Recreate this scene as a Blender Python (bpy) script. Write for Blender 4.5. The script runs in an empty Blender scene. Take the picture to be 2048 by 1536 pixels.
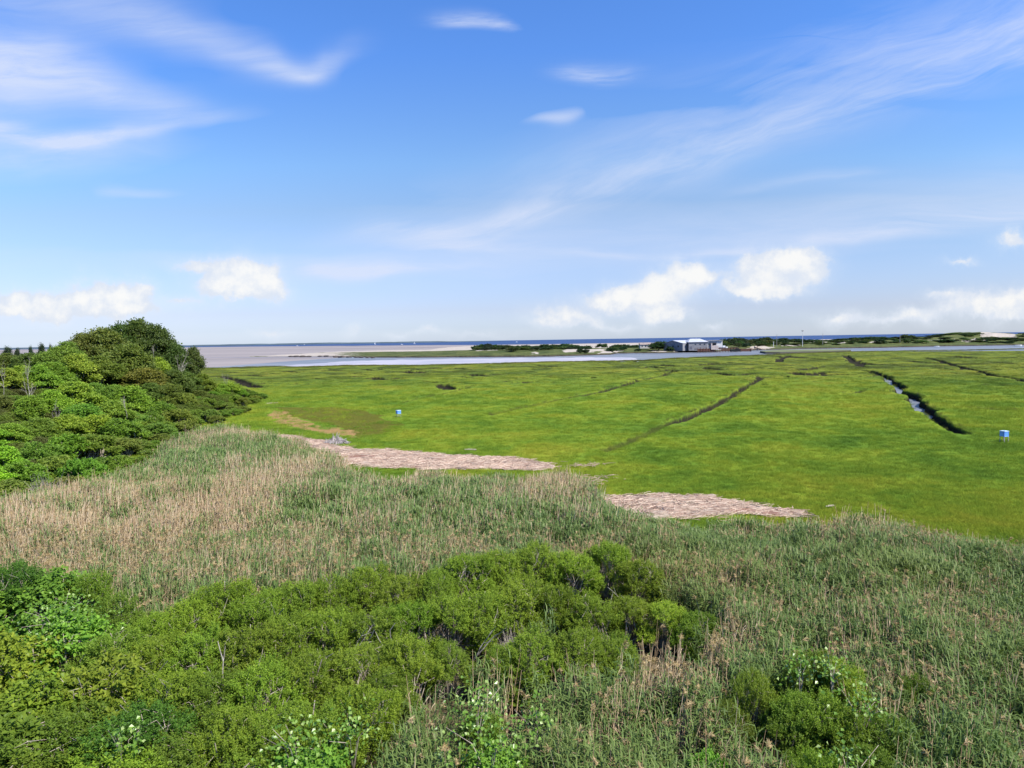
import bpy, math, random
import numpy as np
from mathutils import Vector, Matrix

# ------------------------------------------------------------------ basics
scene = bpy.context.scene
COL = scene.collection
random.seed(7)
H, F = 12.0, 1365.0                      # camera height (m), focal length in pixels of a 2048 px wide frame
PITCH, ROLL = math.radians(3.67), math.radians(0.93)
SUN_EL, SUN_AZ = math.radians(50), math.radians(122)   # azimuth clockwise from +Y
EXPO = 1.15

_f = np.array([0, math.cos(PITCH), -math.sin(PITCH)])
_u0 = np.array([0, math.sin(PITCH), math.cos(PITCH)])
_r0 = np.array([1.0, 0, 0])
_r = _r0 * math.cos(ROLL) - _u0 * math.sin(ROLL)
_u = _u0 * math.cos(ROLL) + _r0 * math.sin(ROLL)

def ray(px, py):
    return _f * F + _r * (px - 1024) - _u * (py - 768)
def at(px, py, z=0.0):                   # where a sight line meets the level z
    d = ray(px, py); t = (z - H) / d[2]
    return np.array([d[0] * t, d[1] * t, z])
def at_d(px, py, dist):                  # where a sight line reaches depth dist
    d = ray(px, py); t = dist / d[1]
    return np.array([d[0] * t, dist, H + d[2] * t])

def P2(pts, z=0.0):
    return np.array([at(x, y, z)[:2] for x, y in pts])

# ------------------------------------------------------------------ noise
def vnoise(x, y, seed=0):
    xi = np.floor(x).astype(np.int64); yi = np.floor(y).astype(np.int64)
    xf = x - xi; yf = y - yi
    u = xf * xf * xf * (xf * (xf * 6 - 15) + 10); v = yf * yf * yf * (yf * (yf * 6 - 15) + 10)
    def h(a, b):
        n = (a * 374761393 + b * 668265263 + seed * 974634533) & 0xffffffff
        n = ((n ^ (n >> 13)) * 1274126177) & 0xffffffff
        return ((n ^ (n >> 16)) & 0xffff) / 65535.0
    a = h(xi, yi); b = h(xi + 1, yi); c = h(xi, yi + 1); d = h(xi + 1, yi + 1)
    return (a * (1 - u) + b * u) * (1 - v) + (c * (1 - u) + d * u) * v
def fbm(x, y, seed=0, oct=4):
    s = 0; a = 0.5; t = 0
    for i in range(oct):
        s = s + a * vnoise(x * 2 ** i, y * 2 ** i, seed + i * 17); t += a; a *= 0.5
    return s / t
def sstep(a, b, x):
    t = np.clip((x - a) / (b - a), 0, 1)
    return t * t * (3 - 2 * t)

# ------------------------------------------------------------------ node helper
class NT:
    def __init__(s, nt): s.nt = nt
    def new(s, t, **kw):
        n = s.nt.nodes.new(t)
        for k, v in kw.items(): setattr(n, k, v)
        return n
    def put(s, sock, v):
        if v is None: return
        if isinstance(v, bpy.types.NodeSocket): s.nt.links.new(v, sock)
        else:
            if sock.type == 'RGBA' and len(v) == 3: v = (*v, 1)
            sock.default_value = v
    def math(s, op, a, b=None, c=None, clamp=False):
        n = s.new('ShaderNodeMath', operation=op, use_clamp=clamp)
        for i, v in enumerate((a, b, c)): s.put(n.inputs[i], v)
        return n.outputs[0]
    def vm(s, op, a, b=None):
        n = s.new('ShaderNodeVectorMath', operation=op)
        s.put(n.inputs[0], a); s.put(n.inputs[1], b)
        return n.outputs['Value'] if op in ('DOT_PRODUCT', 'LENGTH') else n.outputs[0]
    def mix(s, fac, a, b, blend='MIX'):
        n = s.new('ShaderNodeMix', data_type='RGBA', blend_type=blend)
        s.put(n.inputs['Factor'], fac)
        ia = [i for i in n.inputs if i.name == 'A' and i.type == 'RGBA'][0]
        ib = [i for i in n.inputs if i.name == 'B' and i.type == 'RGBA'][0]
        s.put(ia, a); s.put(ib, b)
        return [o for o in n.outputs if o.type == 'RGBA'][0]
    def noise(s, vec, scale, detail=3, rough=0.55, dist=0.0, color=False):
        n = s.new('ShaderNodeTexNoise')
        s.put(n.inputs['Vector'], vec); n.inputs['Scale'].default_value = scale
        n.inputs['Detail'].default_value = detail; n.inputs['Roughness'].default_value = rough
        n.inputs['Distortion'].default_value = dist
        return n.outputs['Color'] if color else n.outputs[0]
    def ss(s, v, a, b):
        n = s.new('ShaderNodeMapRange', interpolation_type='SMOOTHSTEP')
        s.put(n.inputs[0], v); n.inputs[1].default_value = a; n.inputs[2].default_value = b
        return n.outputs[0]
    def ramp(s, fac, stops):
        n = s.new('ShaderNodeValToRGB'); e = n.color_ramp.elements
        while len(e) < len(stops): e.new(0.5)
        for k, (p, c) in enumerate(stops): e[k].position = p; e[k].color = (*c, 1)
        s.put(n.inputs[0], fac); return n.outputs[0]
    def attr(s, name, kind='GEOMETRY', out='Fac'):
        n = s.new('ShaderNodeAttribute', attribute_type=kind, attribute_name=name)
        return n.outputs[out]
    def comb(s, x, y, z=0.0):
        n = s.new('ShaderNodeCombineXYZ')
        s.put(n.inputs[0], x); s.put(n.inputs[1], y); s.put(n.inputs[2], z)
        return n.outputs[0]
    def pos(s): return s.new('ShaderNodeNewGeometry').outputs['Position']
    def bump(s, h, strength, dist):
        n = s.new('ShaderNodeBump'); n.inputs['Strength'].default_value = strength
        n.inputs['Distance'].default_value = dist; s.put(n.inputs['Height'], h)
        return n.outputs[0]

def new_mat(name):
    m = bpy.data.materials.new(name); m.use_nodes = True
    t = NT(m.node_tree); b = m.node_tree.nodes['Principled BSDF']
    return m, t, b

def simple_mat(name, c1, c2=None, rough=0.7, scale=2.0, spec=0.3, metallic=0.0, bump=0.0):
    m, t, b = new_mat(name)
    if c2 is None: c2 = tuple(x * 0.75 for x in c1)
    tc = t.new('ShaderNodeTexCoord').outputs['Object']
    n = t.noise(tc, scale, 4, 0.6)
    t.put(b.inputs['Base Color'], t.mix(t.ss(n, 0.35, 0.65), c1, c2))
    b.inputs['Roughness'].default_value = rough; b.inputs['Specular IOR Level'].default_value = spec
    b.inputs['Metallic'].default_value = metallic
    if bump: t.put(b.inputs['Normal'], t.bump(t.noise(tc, scale * 4, 3), bump, 0.05))
    return m

def leaf_mat(name, c_dark, c_mid, c_light, transl=0.42, objcol=True, rough=0.5, spec=0.18, tint=None):
    m, t, b = new_mat(name)
    v = t.attr('v')
    col = t.ramp(v, [(0, c_dark), (0.5, c_mid), (1, c_light)])
    if objcol: col = t.mix(1.0, col, t.new('ShaderNodeObjectInfo').outputs['Color'], 'MULTIPLY')
    if tint:                                # per-instance hue: toward another colour
        col = t.mix(t.attr('tint', 'INSTANCER'), col, tint)
    t.put(b.inputs['Base Color'], col)
    gn = t.new('ShaderNodeNewGeometry').outputs['Normal']   # shading normals tilted upward to brighten the leaf tops
    t.put(b.inputs['Normal'], t.vm('NORMALIZE', t.vm('ADD', t.vm('MULTIPLY', gn, (.75, .75, .75)), (0, 0, .35))))
    b.inputs['Roughness'].default_value = rough; b.inputs['Specular IOR Level'].default_value = spec
    tr = t.new('ShaderNodeBsdfTranslucent')
    t.put(tr.inputs['Color'], t.mix(1.0, col, (1.15, 1.25, 0.55), 'MULTIPLY'))
    mx = t.new('ShaderNodeMixShader'); mx.inputs[0].default_value = transl
    out = m.node_tree.nodes['Material Output']
    m.node_tree.links.new(b.outputs[0], mx.inputs[1]); m.node_tree.links.new(tr.outputs[0], mx.inputs[2])
    m.node_tree.links.new(mx.outputs[0], out.inputs[0])
    return m

# ------------------------------------------------------------------ mesh builder
class MB:
    def __init__(s): s.V = []; s.Q = []; s.T = []; s.v = []; s.tv = []; s.n = 0; s.qm = []; s.tm = []
    def add(s, V, Q=None, T=None, v=None, mi=0):
        V = np.asarray(V, float).reshape(-1, 3)
        if Q is not None and len(Q):
            Q = np.asarray(Q, np.int64).reshape(-1, 4); s.Q.append(Q + s.n)
            s.v.append(np.broadcast_to(0.5 if v is None else v, (len(Q),)).astype(float)); s.qm.append(np.full(len(Q), mi))
        if T is not None and len(T):
            T = np.asarray(T, np.int64).reshape(-1, 3); s.T.append(T + s.n)
            s.tv.append(np.broadcast_to(0.5 if v is None or Q is not None else v, (len(T),)).astype(float)); s.tm.append(np.full(len(T), mi))
        s.V.append(V); s.n += len(V)
    def leaves(s, P, A, N, L, W, v, fold=0.15, mi=0):
        P, A, N = map(np.asarray, (P, A, N)); n = len(P)
        A = A / np.linalg.norm(A, axis=1, keepdims=True)
        B = np.cross(A, N); B /= np.linalg.norm(B, axis=1, keepdims=True) + 1e-9
        N = np.cross(B, A)
        L = np.broadcast_to(L, (n,))[:, None]; W = np.broadcast_to(W, (n,))[:, None]
        m = P + A * L * 0.45
        V = np.stack([P, m + B * W / 2 + N * W * fold, P + A * L - N * L * 0.12, m - B * W / 2 + N * W * fold], 1).reshape(-1, 3)
        s.add(V, np.arange(n * 4).reshape(n, 4), v=v, mi=mi)
    def tube(s, pts, rad, k=5, mi=0, v=0.5, cap=True):
        pts = np.asarray(pts, float); rad = np.broadcast_to(rad, (len(pts),))
        d = np.gradient(pts, axis=0); d /= np.linalg.norm(d, axis=1, keepdims=True) + 1e-9
        ref = np.array([1.0, 0, 0]) if abs(d[0][0]) < 0.8 else np.array([0, 1.0, 0])
        V = []
        for p, t, r in zip(pts, d, rad):
            a = np.cross(t, ref); a /= np.linalg.norm(a) + 1e-9; b = np.cross(t, a)
            for i in range(k):
                th = 2 * math.pi * i / k
                V.append(p + r * (a * math.cos(th) + b * math.sin(th)))
        Q = [[j * k + i, j * k + (i + 1) % k, (j + 1) * k + (i + 1) % k, (j + 1) * k + i] for j in range(len(pts) - 1) for i in range(k)]
        s.add(V, Q, v=v, mi=mi)
        if cap and k >= 4:
            e = (len(pts) - 1) * k
            s.add(V[e:], None, [[0, i, i + 1] for i in range(1, k - 1)], mi=mi)
    def box(s, c, d, ax=(1, 0), mi=0):       # centre, size, direction of its x axis in plan
        c = np.array(c, float); X = np.array([ax[0], ax[1], 0.0]); X /= np.linalg.norm(X); Y = np.array([-X[1], X[0], 0]); Z = np.array([0, 0, 1.0])
        V = [c + X * (i * d[0] / 2) + Y * (j * d[1] / 2) + Z * (k * d[2] / 2) for k in (-1, 1) for j in (-1, 1) for i in (-1, 1)]
        s.add(V, [[0, 2, 3, 1], [4, 5, 7, 6], [0, 1, 5, 4], [2, 6, 7, 3], [0, 4, 6, 2], [1, 3, 7, 5]], mi=mi)
    def mesh(s, name, mats, smooth=False):
        V = np.concatenate(s.V) if s.V else np.zeros((0, 3))
        Q = np.concatenate(s.Q) if s.Q else np.zeros((0, 4), np.int64)
        T = np.concatenate(s.T) if s.T else np.zeros((0, 3), np.int64)
        me = bpy.data.meshes.new(name)
        me.vertices.add(len(V)); me.vertices.foreach_set('co', V.astype(np.float32).ravel())
        loops = np.concatenate([Q.ravel(), T.ravel()])
        me.loops.add(len(loops)); me.loops.foreach_set('vertex_index', loops.astype(np.int32))
        npoly = len(Q) + len(T); me.polygons.add(npoly)
        st = np.concatenate([np.arange(len(Q)) * 4, len(Q) * 4 + np.arange(len(T)) * 3])
        me.polygons.foreach_set('loop_start', st.astype(np.int32))
        mi = np.concatenate(s.qm + s.tm) if (s.qm or s.tm) else np.zeros(0)
        me.polygons.foreach_set('material_index', mi.astype(np.int32))
        me.polygons.foreach_set('use_smooth', np.full(npoly, smooth))
        me.update(calc_edges=True)
        a = me.attributes.new('v', 'FLOAT', 'FACE')
        a.data.foreach_set('value', np.concatenate(s.v + s.tv).astype(np.float32))
        for m in (mats if isinstance(mats, (list, tuple)) else [mats]): me.materials.append(m)
        return me

def grid_mesh(name, X, Y, Z, mat, attrs=None, wrap=False):
    r, c = X.shape
    V = np.stack([X, Y, Z], -1).reshape(-1, 3)
    i = np.arange(r * c).reshape(r, c)
    if wrap: i = np.concatenate([i, i[:, :1]], 1)
    Q = np.stack([i[:-1, :-1], i[:-1, 1:], i[1:, 1:], i[1:, :-1]], -1).reshape(-1, 4)
    b = MB(); b.add(V, Q); me = b.mesh(name, mat, True)
    for k, a in (attrs or {}).items():
        at_ = me.attributes.new(k, 'FLOAT', 'POINT'); at_.data.foreach_set('value', a.astype(np.float32).ravel())
    # faces should look up
    me.calc_loop_triangles()
    if me.polygons[len(me.polygons) // 2].normal.z < 0: me.flip_normals()
    return me

# ------------------------------------------------------------------ objects
def link(name, data, parent=None, loc=None):
    o = bpy.data.objects.new(name, data); COL.objects.link(o)
    if parent is not None: o.parent = parent
    if loc is not None: o.location = loc
    return o
def tag(o, label, cat, group=None, kind=None):
    o['label'] = label; o['category'] = cat
    if group: o['group'] = group
    if kind: o['kind'] = kind
    return o
def structure(name, me, label=None):
    o = link(name, me); o['kind'] = 'structure'
    o['category'] = name.replace('_', ' '); o['label'] = label
    return o
def dup(root, loc, rotz, scale, color=None):
    r = root.copy(); COL.objects.link(r)
    r.location = loc; r.rotation_euler = (0, 0, rotz); r.scale = scale
    for ch in root.children:
        c = ch.copy(); COL.objects.link(c); c.parent = r
        if color is not None: c.color = (*color, 1)
    return r
ORD = 'first second third fourth fifth sixth seventh eighth ninth tenth eleventh twelfth thirteenth fourteenth fifteenth sixteenth seventeenth eighteenth nineteenth twentieth'.split()
def ordinal(i):
    if i < 20: return ORD[i]
    tens = {2: 'twenty', 3: 'thirty', 4: 'forty', 5: 'fifty'}; n = i + 1
    if n % 10 == 0: return {3: 'thirtieth', 4: 'fortieth', 5: 'fiftieth'}[n // 10]
    return tens[n // 10] + '-' + ORD[n % 10 - 1]

def scatter(name, pts, rot, scl, idx, tint, protos, label, cat):
    """uncountable growth: one object, prototypes instanced on points"""
    me = bpy.data.meshes.new(name); n = len(pts)
    me.vertices.add(n); me.vertices.foreach_set('co', np.asarray(pts, np.float32).ravel())
    for k, ty, a in (('rot', 'FLOAT_VECTOR', rot), ('scl', 'FLOAT_VECTOR', scl)):
        me.attributes.new(k, ty, 'POINT').data.foreach_set('vector', np.asarray(a, np.float32).ravel())
    me.attributes.new('idx', 'INT', 'POINT').data.foreach_set('value', np.asarray(idx, np.int32))
    me.attributes.new('tint', 'FLOAT', 'POINT').data.foreach_set('value', np.asarray(tint, np.float32))
    o = link(name, me); tag(o, label, cat, None, 'stuff')
    pc = bpy.data.collections.new(name + '_kinds')
    for i, m in enumerate(protos):
        pc.objects.link(bpy.data.objects.new('%s_kind_%02d' % (name, i), m))
    g = bpy.data.node_groups.new(name, 'GeometryNodeTree')
    g.interface.new_socket('Geometry', in_out='INPUT', socket_type='NodeSocketGeometry')
    g.interface.new_socket('Geometry', in_out='OUTPUT', socket_type='NodeSocketGeometry')
    N = g.nodes; gi = N.new('NodeGroupInput'); go = N.new('NodeGroupOutput')
    ip = N.new('GeometryNodeInstanceOnPoints'); ci = N.new('GeometryNodeCollectionInfo')
    ci.inputs['Collection'].default_value = pc; ci.inputs['Separate Children'].default_value = True; ci.inputs['Reset Children'].default_value = True
    ip.inputs['Pick Instance'].default_value = True
    def na(nm, ty):
        a = N.new('GeometryNodeInputNamedAttribute'); a.data_type = ty; a.inputs['Name'].default_value = nm
        return a.outputs['Attribute']
    L = g.links
    L.new(gi.outputs[0], ip.inputs['Points']); L.new(ci.outputs[0], ip.inputs['Instance'])
    L.new(na('idx', 'INT'), ip.inputs['Instance Index']); L.new(na('rot', 'FLOAT_VECTOR'), ip.inputs['Rotation'])
    L.new(na('scl', 'FLOAT_VECTOR'), ip.inputs['Scale']); L.new(ip.outputs[0], go.inputs[0])
    md = o.modifiers.new('growth', 'NODES'); md.node_group = g
    return o

# ------------------------------------------------------------------ camera, sun, render
cam = bpy.data.cameras.new('camera'); co = bpy.data.objects.new('camera', cam); COL.objects.link(co)
cam.lens = 36 * F / 2048; cam.sensor_width = 36; cam.clip_start = 0.1; cam.clip_end = 100000
M = Matrix((( _r[0], _u[0], -_f[0], 0), (_r[1], _u[1], -_f[1], 0), (_r[2], _u[2], -_f[2], H), (0, 0, 0, 1)))
co.matrix_world = M; scene.camera = co
S = Vector((math.sin(SUN_AZ) * math.cos(SUN_EL), math.cos(SUN_AZ) * math.cos(SUN_EL), math.sin(SUN_EL)))
sl = bpy.data.lights.new('sun', 'SUN'); so = bpy.data.objects.new('sun', sl); COL.objects.link(so)
sl.energy = 4.4; sl.angle = math.radians(0.53); sl.color = (1.0, 0.95, 0.85)
so.rotation_euler = (-S).to_track_quat('-Z', 'Y').to_euler(); so.location = S * 50
vs = scene.view_settings; vs.view_transform = 'Standard'; vs.look = 'None'; vs.exposure = EXPO; vs.gamma = 1
scene.render.engine = 'CYCLES'
cy = scene.cycles
cy.max_bounces = 3; cy.diffuse_bounces = 2; cy.glossy_bounces = 2; cy.transmission_bounces = 3; cy.transparent_max_bounces = 4
cy.caustics_reflective = False; cy.caustics_refractive = False
cy.use_denoising = True

# ------------------------------------------------------------------ sky
def build_sky():
    w = bpy.data.worlds.new('World'); scene.world = w; w.use_nodes = True
    nt = w.node_tree; t = NT(nt); bg = nt.nodes['Background']
    STR = 0.08; bg.inputs['Strength'].default_value = STR
    sky = t.new('ShaderNodeTexSky', sky_type='NISHITA'); sky.sun_disc = False
    sky.sun_elevation = SUN_EL; sky.sun_rotation = SUN_AZ; sky.air_density = 1.0; sky.dust_density = 0.6; sky.ozone_density = 2.0
    K = 1.0 / STR / 2 ** EXPO               # what shows as 1.0 on the picture
    d = t.new('ShaderNodeTexCoord').outputs['Generated']
    sp = t.new('ShaderNodeSeparateXYZ'); t.put(sp.inputs[0], d)
    yy = t.math('MAXIMUM', sp.outputs[1], 0.2)
    u = t.math('DIVIDE', sp.outputs[0], yy); v = t.math('DIVIDE', t.math('MAXIMUM', sp.outputs[2], 0.0), yy)
    def uv(px, py):
        r = ray(px, py); return r[0] / r[1], r[2] / r[1]
    # clear air: the sky texture, with the deeper blue this air had high up and its paleness low down
    grade = t.ramp(t.math('MULTIPLY', v, 1.4), [(p_, tuple(x * 2 ** (1.0 - EXPO) for x in c_)) for p_, c_ in SKYGRADE])
    clear = col = t.mix(1.0, sky.outputs[0], grade, 'MULTIPLY')
    edge = t.math('MULTIPLY', t.ss(t.math('ABSOLUTE', u), .95, .86), t.ss(v, .68, .6))
    uvv = t.comb(u, v)
    fu = t.math('DIVIDE', t.math('ADD', u, 0.9), 1.8)
    def curve(pts, x):                      # pts: (x in u, value 0..1)
        n = t.new('ShaderNodeFloatCurve'); c = n.mapping.curves[0]
        pts = [((a + 0.9) / 1.8, b) for a, b in pts]
        c.points[0].location = pts[0]; c.points[1].location = pts[-1]
        for p in pts[1:-1]: c.points.new(*p)
        n.mapping.extend = 'HORIZONTAL'; n.mapping.update(); t.put(n.inputs['Value'], x)
        return n.outputs[0]
    # soft fibres: noise drawn out along each streak
    warp = t.noise(uvv, 3.0, 3, 0.6, color=True)
    wv = t.vm('MULTIPLY', t.vm('SUBTRACT', warp, (0.5, 0.5, 0.5)), (0.12, 0.05, 0))
    uvw = t.vm('ADD', uvv, wv)
    spw = t.new('ShaderNodeSeparateXYZ'); t.put(spw.inputs[0], uvw)
    fib = {}
    for key, ang in (('flat', 0.03), ('rise', 0.32)):
        ca, sa = math.cos(ang), math.sin(ang)
        a = t.vm('DOT_PRODUCT', uvw, (ca, sa, 0)); b = t.vm('DOT_PRODUCT', uvw, (-sa, ca, 0))
        fib[key] = t.noise(t.comb(t.math('MULTIPLY', a, 2.4), t.math('MULTIPLY', b, 17.0)), 1.5, 7, 0.66, 0.5)
    total = None
    for pts, ang, lo, hi in BANDS:
        C = [uv(x, y) for x, y, *_ in pts]
        x = t.math('DIVIDE', t.math('ADD', spw.outputs[0], 0.9), 1.8)
        f = curve([(c[0], c[1]) for c in C], x)
        wd = curve([(c[0], p[2] / F) for c, p in zip(C, pts)], x)
        st = curve([(c[0], p[3]) for c, p in zip(C, pts)], x)
        q = t.math('DIVIDE', t.math('SUBTRACT', spw.outputs[1], f), wd)
        # lower edge crisper than the upper
        q = t.math('MULTIPLY', q, t.math('ADD', 1.0, t.math('MULTIPLY', t.math('LESS_THAN', q, 0.0), 0.5)))
        g = t.math('POWER', 0.3679, t.math('MULTIPLY', q, q))
        n = fib['rise' if ang > .2 else 'flat']
        m = t.math('MULTIPLY', t.math('MULTIPLY', g, st), t.ss(n, lo - .08, hi + .08))
        total = m if total is None else t.math('ADD', total, m)
    cir = t.math('MULTIPLY', t.math('MINIMUM', t.math('MULTIPLY', total, 1.5), 0.82), edge)
    low = t.ss(v, 0.0, 0.03)
    col = t.mix(cir, col, tuple(K * c for c in (0.72, 0.79, 0.97)))
    # fair-weather cumulus low over the sea
    w1 = t.noise(uvv, 17.0, 6, 0.6, color=True)
    w2 = t.vm('MULTIPLY', t.vm('SUBTRACT', w1, (0.5, 0.5, 0.5)), (0.07, 0.06, 0))
    uvc = t.vm('ADD', uvv, w2)
    tot = None
    for px, py, rx, ry, s_ in PUFFS:
        c = uv(px, py)
        e = t.vm('MULTIPLY', t.vm('SUBTRACT', uvc, (c[0], c[1], 0)), (F / rx, F / ry, 0))
        g = t.math('MULTIPLY', t.math('POWER', 0.3679, t.vm('DOT_PRODUCT', e, e)), s_)
        tot = g if tot is None else t.math('ADD', tot, g)
    n2 = t.noise(uvv, 42.0, 6, 0.65)
    dens = t.math('ADD', tot, t.math('MULTIPLY', t.math('SUBTRACT', n2, 0.5), 1.0))
    veil = t.math('MULTIPLY', t.math('MINIMUM', t.math('MULTIPLY', tot, .7), .5), edge)
    col = t.mix(veil, col, tuple(K * c for c in (0.82, 0.885, 0.985)))
    m = t.math('MULTIPLY', t.ss(dens, 0.30, 0.72), .9)
    lit = t.ss(t.math('ADD', dens, t.math('MULTIPLY', t.math('SUBTRACT', t.noise(uvv, 26.0, 6, 0.65), .5), 2.4)), 0.45, 1.5)
    cc = t.mix(lit, tuple(K * c for c in (0.74, 0.80, 0.905)), tuple(K * c for c in (1.0, 0.985, 0.95)))
    m = t.math('MULTIPLY', m, t.ss(v, 0.004, 0.02))
    col = t.mix(t.math('MULTIPLY', m, t.math('MULTIPLY', edge, .95)), col, cc)
    bg2 = t.new('ShaderNodeBackground'); bg2.inputs['Strength'].default_value = STR
    t.put(bg.inputs['Color'], clear); t.put(bg2.inputs['Color'], col)
    # the cloudy part of the sky is the side over the sea; elsewhere it is clear and quick to shade
    side = t.math('MULTIPLY', t.math('GREATER_THAN', sp.outputs[1], 0.21), t.math('MULTIPLY', t.math('LESS_THAN', t.math('ABSOLUTE', u), .96), t.math('LESS_THAN', v, .7)))
    mx = t.new('ShaderNodeMixShader'); t.put(mx.inputs[0], side)
    nt.links.new(bg.outputs[0], mx.inputs[1]); nt.links.new(bg2.outputs[0], mx.inputs[2])
    nt.links.new(mx.outputs[0], nt.nodes['World Output'].inputs[0])
    w.cycles.sampling_method = 'NONE'

SKYGRADE = [(0.0, (0.885, 1.02, 1.5)), (0.028, (0.73, 0.83, 1.24)), (0.0616, (0.715, 0.745, 1.075)), (0.268, (0.80, 0.865, 1.0)), (0.357, (0.77, 0.975, 1.19)), (0.573, (0.577, 0.931, 1.461)), (0.9, (0.5, 0.9, 1.5))]
# streaks of cirrus: (x, y, half width, strength) along each, sight-line pixels of the photograph turned into sky directions
BANDS = [
    ([(-200, 560, 60, .16), (300, 520, 60, .16), (700, 530, 60, .3), (1100, 500, 80, .32), (1500, 470, 80, .32), (1800, 430, 70, .34), (2048, 400, 70, .34), (2300, 400, 60, .3)], 0.05, -.1, .8),
    ([(-200, 500, 90, 0), (700, 450, 80, .0), (950, 430, 80, .2), (1250, 330, 100, .22), (1600, 220, 110, .22), (1900, 120, 110, .24), (2300, 0, 120, .22)], 0.32, 0, .8),
    ([(-200, 150, 92, .80), (0, 160, 86, .82), (150, 165, 72, .72), (270, 196, 48, .46), (400, 226, 28, .26), (520, 238, 16, .10), (640, 246, 14, 0), (2300, 100, 40, 0)], -0.15, -.05, .8),
    ([(-200, 262, 24, .6), (0, 270, 22, .66), (140, 284, 20, .66), (290, 258, 22, .4), (430, 241, 14, .18), (560, 236, 14, 0), (2300, 200, 20, 0)], 0.05, .1, .75),
    ([(-200, -30, 60, .3), (100, 0, 70, .36), (250, 40, 66, .42), (400, 96, 50, .44), (520, 138, 36, .52), (590, 157, 26, .6), (660, 138, 32, .4), (720, 100, 36, .1), (790, 80, 36, 0), (2300, 90, 40, 0)], -0.12, .05, .8),
    ([(-200, 300, 70, .34), (100, 312, 56, .32), (300, 296, 50, .2), (460, 285, 40, 0), (2300, 90, 40, 0)], 0.0, 0, .8),
    ([(-200, 45, 20, 0), (800, 45, 20, 0), (880, 45, 18, .2), (965, 45, 18, .5), (1040, 52, 14, .15), (1090, 60, 10, 0), (2300, 60, 10, 0)], 0.0, .3, .6),
    ([(-200, 150, 20, 0), (1060, 150, 20, 0), (1130, 152, 20, .25), (1210, 160, 22, .42), (1290, 155, 18, .15), (1350, 150, 16, 0), (2300, 150, 10, 0)], 0.1, .35, .65),
    ([(-200, 245, 20, 0), (1010, 245, 15, 0), (1070, 243, 12, .25), (1125, 240, 20, .42), (1180, 225, 14, .1), (1220, 220, 14, 0), (2300, 220, 10, 0)], 0.1, .3, .6),
    ([(-200, 480, 20, 0), (640, 470, 24, .0), (800, 465, 26, .35), (920, 466, 22, .42), (1050, 430, 30, .4), (1200, 375, 42, .28), (1400, 320, 50, .22), (1600, 255, 40, .26), (1800, 190, 28, .36), (2048, 110, 24, .34), (2300, 30, 40, .3)], 0.32, .28, .72),
    ([(-200, 300, 60, 0), (1100, 330, 60, 0), (1500, 200, 90, .12), (1800, 120, 90, .25), (2048, 70, 70, .3), (2300, 0, 60, .3)], 0.3, .3, .8),
    ([(-200, 470, 20, 0), (1500, 490, 14, 0), (1650, 478, 16, .3), (1800, 464, 24, .42), (1950, 445, 24, .5), (2100, 430, 22, .5), (2300, 420, 22, .5)], 0.1, .25, .65),
    ([(-200, 385, 14, 0), (160, 388, 14, 0), (250, 386, 14, .25), (330, 384, 12, .2), (420, 386, 12, 0), (2300, 386, 12, 0)], 0.0, .3, .6),
    ([(-200, 545, 14, 0), (540, 545, 16, 0), (640, 540, 22, .3), (720, 545, 20, .5), (820, 540, 12, .35), (920, 530, 9, .15), (1000, 525, 9, 0), (2300, 525, 9, 0)], 0.05, .25, .6),
    ([(-200, 495, 12, 0), (700, 495, 12, .0), (900, 492, 14, .3), (1050, 500, 14, .18), (1250, 512, 10, .25), (1450, 500, 9, .3), (1560, 494, 9, 0), (2300, 494, 9, 0)], 0.0, .25, .65),
    ([(-200, 370, 12, 0), (1350, 395, 10, 0), (1500, 380, 10, .12), (1650, 358, 12, .16), (1800, 345, 10, 0), (2300, 340, 9, 0)], 0.12, .25, .65),
]
PUFFS = [(30, 612, 45, 22, .7), (90, 602, 50, 26, 1), (165, 590, 48, 26, 1), (225, 588, 40, 22, .9), (275, 590, 32, 26, .9), (150, 628, 160, 16, .6), (250, 620, 70, 14, .5),
         (398, 531, 44, 15, .85), (430, 577, 40, 20, .9), (472, 556, 52, 34, 1.05), (532, 558, 36, 26, 1), (500, 590, 70, 18, .6), (365, 607, 40, 10, .55),
         (1105, 634, 52, 18, 1), (1165, 640, 40, 12, .6), (1205, 602, 52, 18, .9), (1275, 596, 56, 24, 1.05), (1340, 575, 52, 26, 1.05), (1378, 537, 40, 26, 1.1), (1415, 552, 32, 14, .8), (1335, 632, 48, 14, .95), (1320, 606, 60, 16, .6), (1230, 650, 60, 9, .5),
         (1560, 512, 66, 22, 1.05), (1520, 548, 52, 30, 1.05), (1610, 535, 52, 24, 1.05), (1480, 578, 50, 14, .7), (1560, 575, 60, 14, .6),
         (1888, 590, 36, 10, .75), (1828, 630, 48, 16, .95), (1900, 612, 40, 12, .5), (1965, 606, 50, 22, 1), (2035, 602, 50, 22, 1), (2000, 630, 90, 14, .5), (1688, 640, 56, 15, .8), (2022, 477, 36, 16, .9), (1928, 521, 30, 7, .6), (1770, 640, 40, 10, .4),
         (545, 667, 44, 9, .55), (705, 663, 24, 9, .5), (800, 665, 26, 8, .6), (864, 660, 26, 8, .55), (1432, 654, 34, 8, .5), (960, 668, 60, 5, .3), (2200, 600, 120, 26, 1), (-120, 610, 90, 26, 1)]

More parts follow.
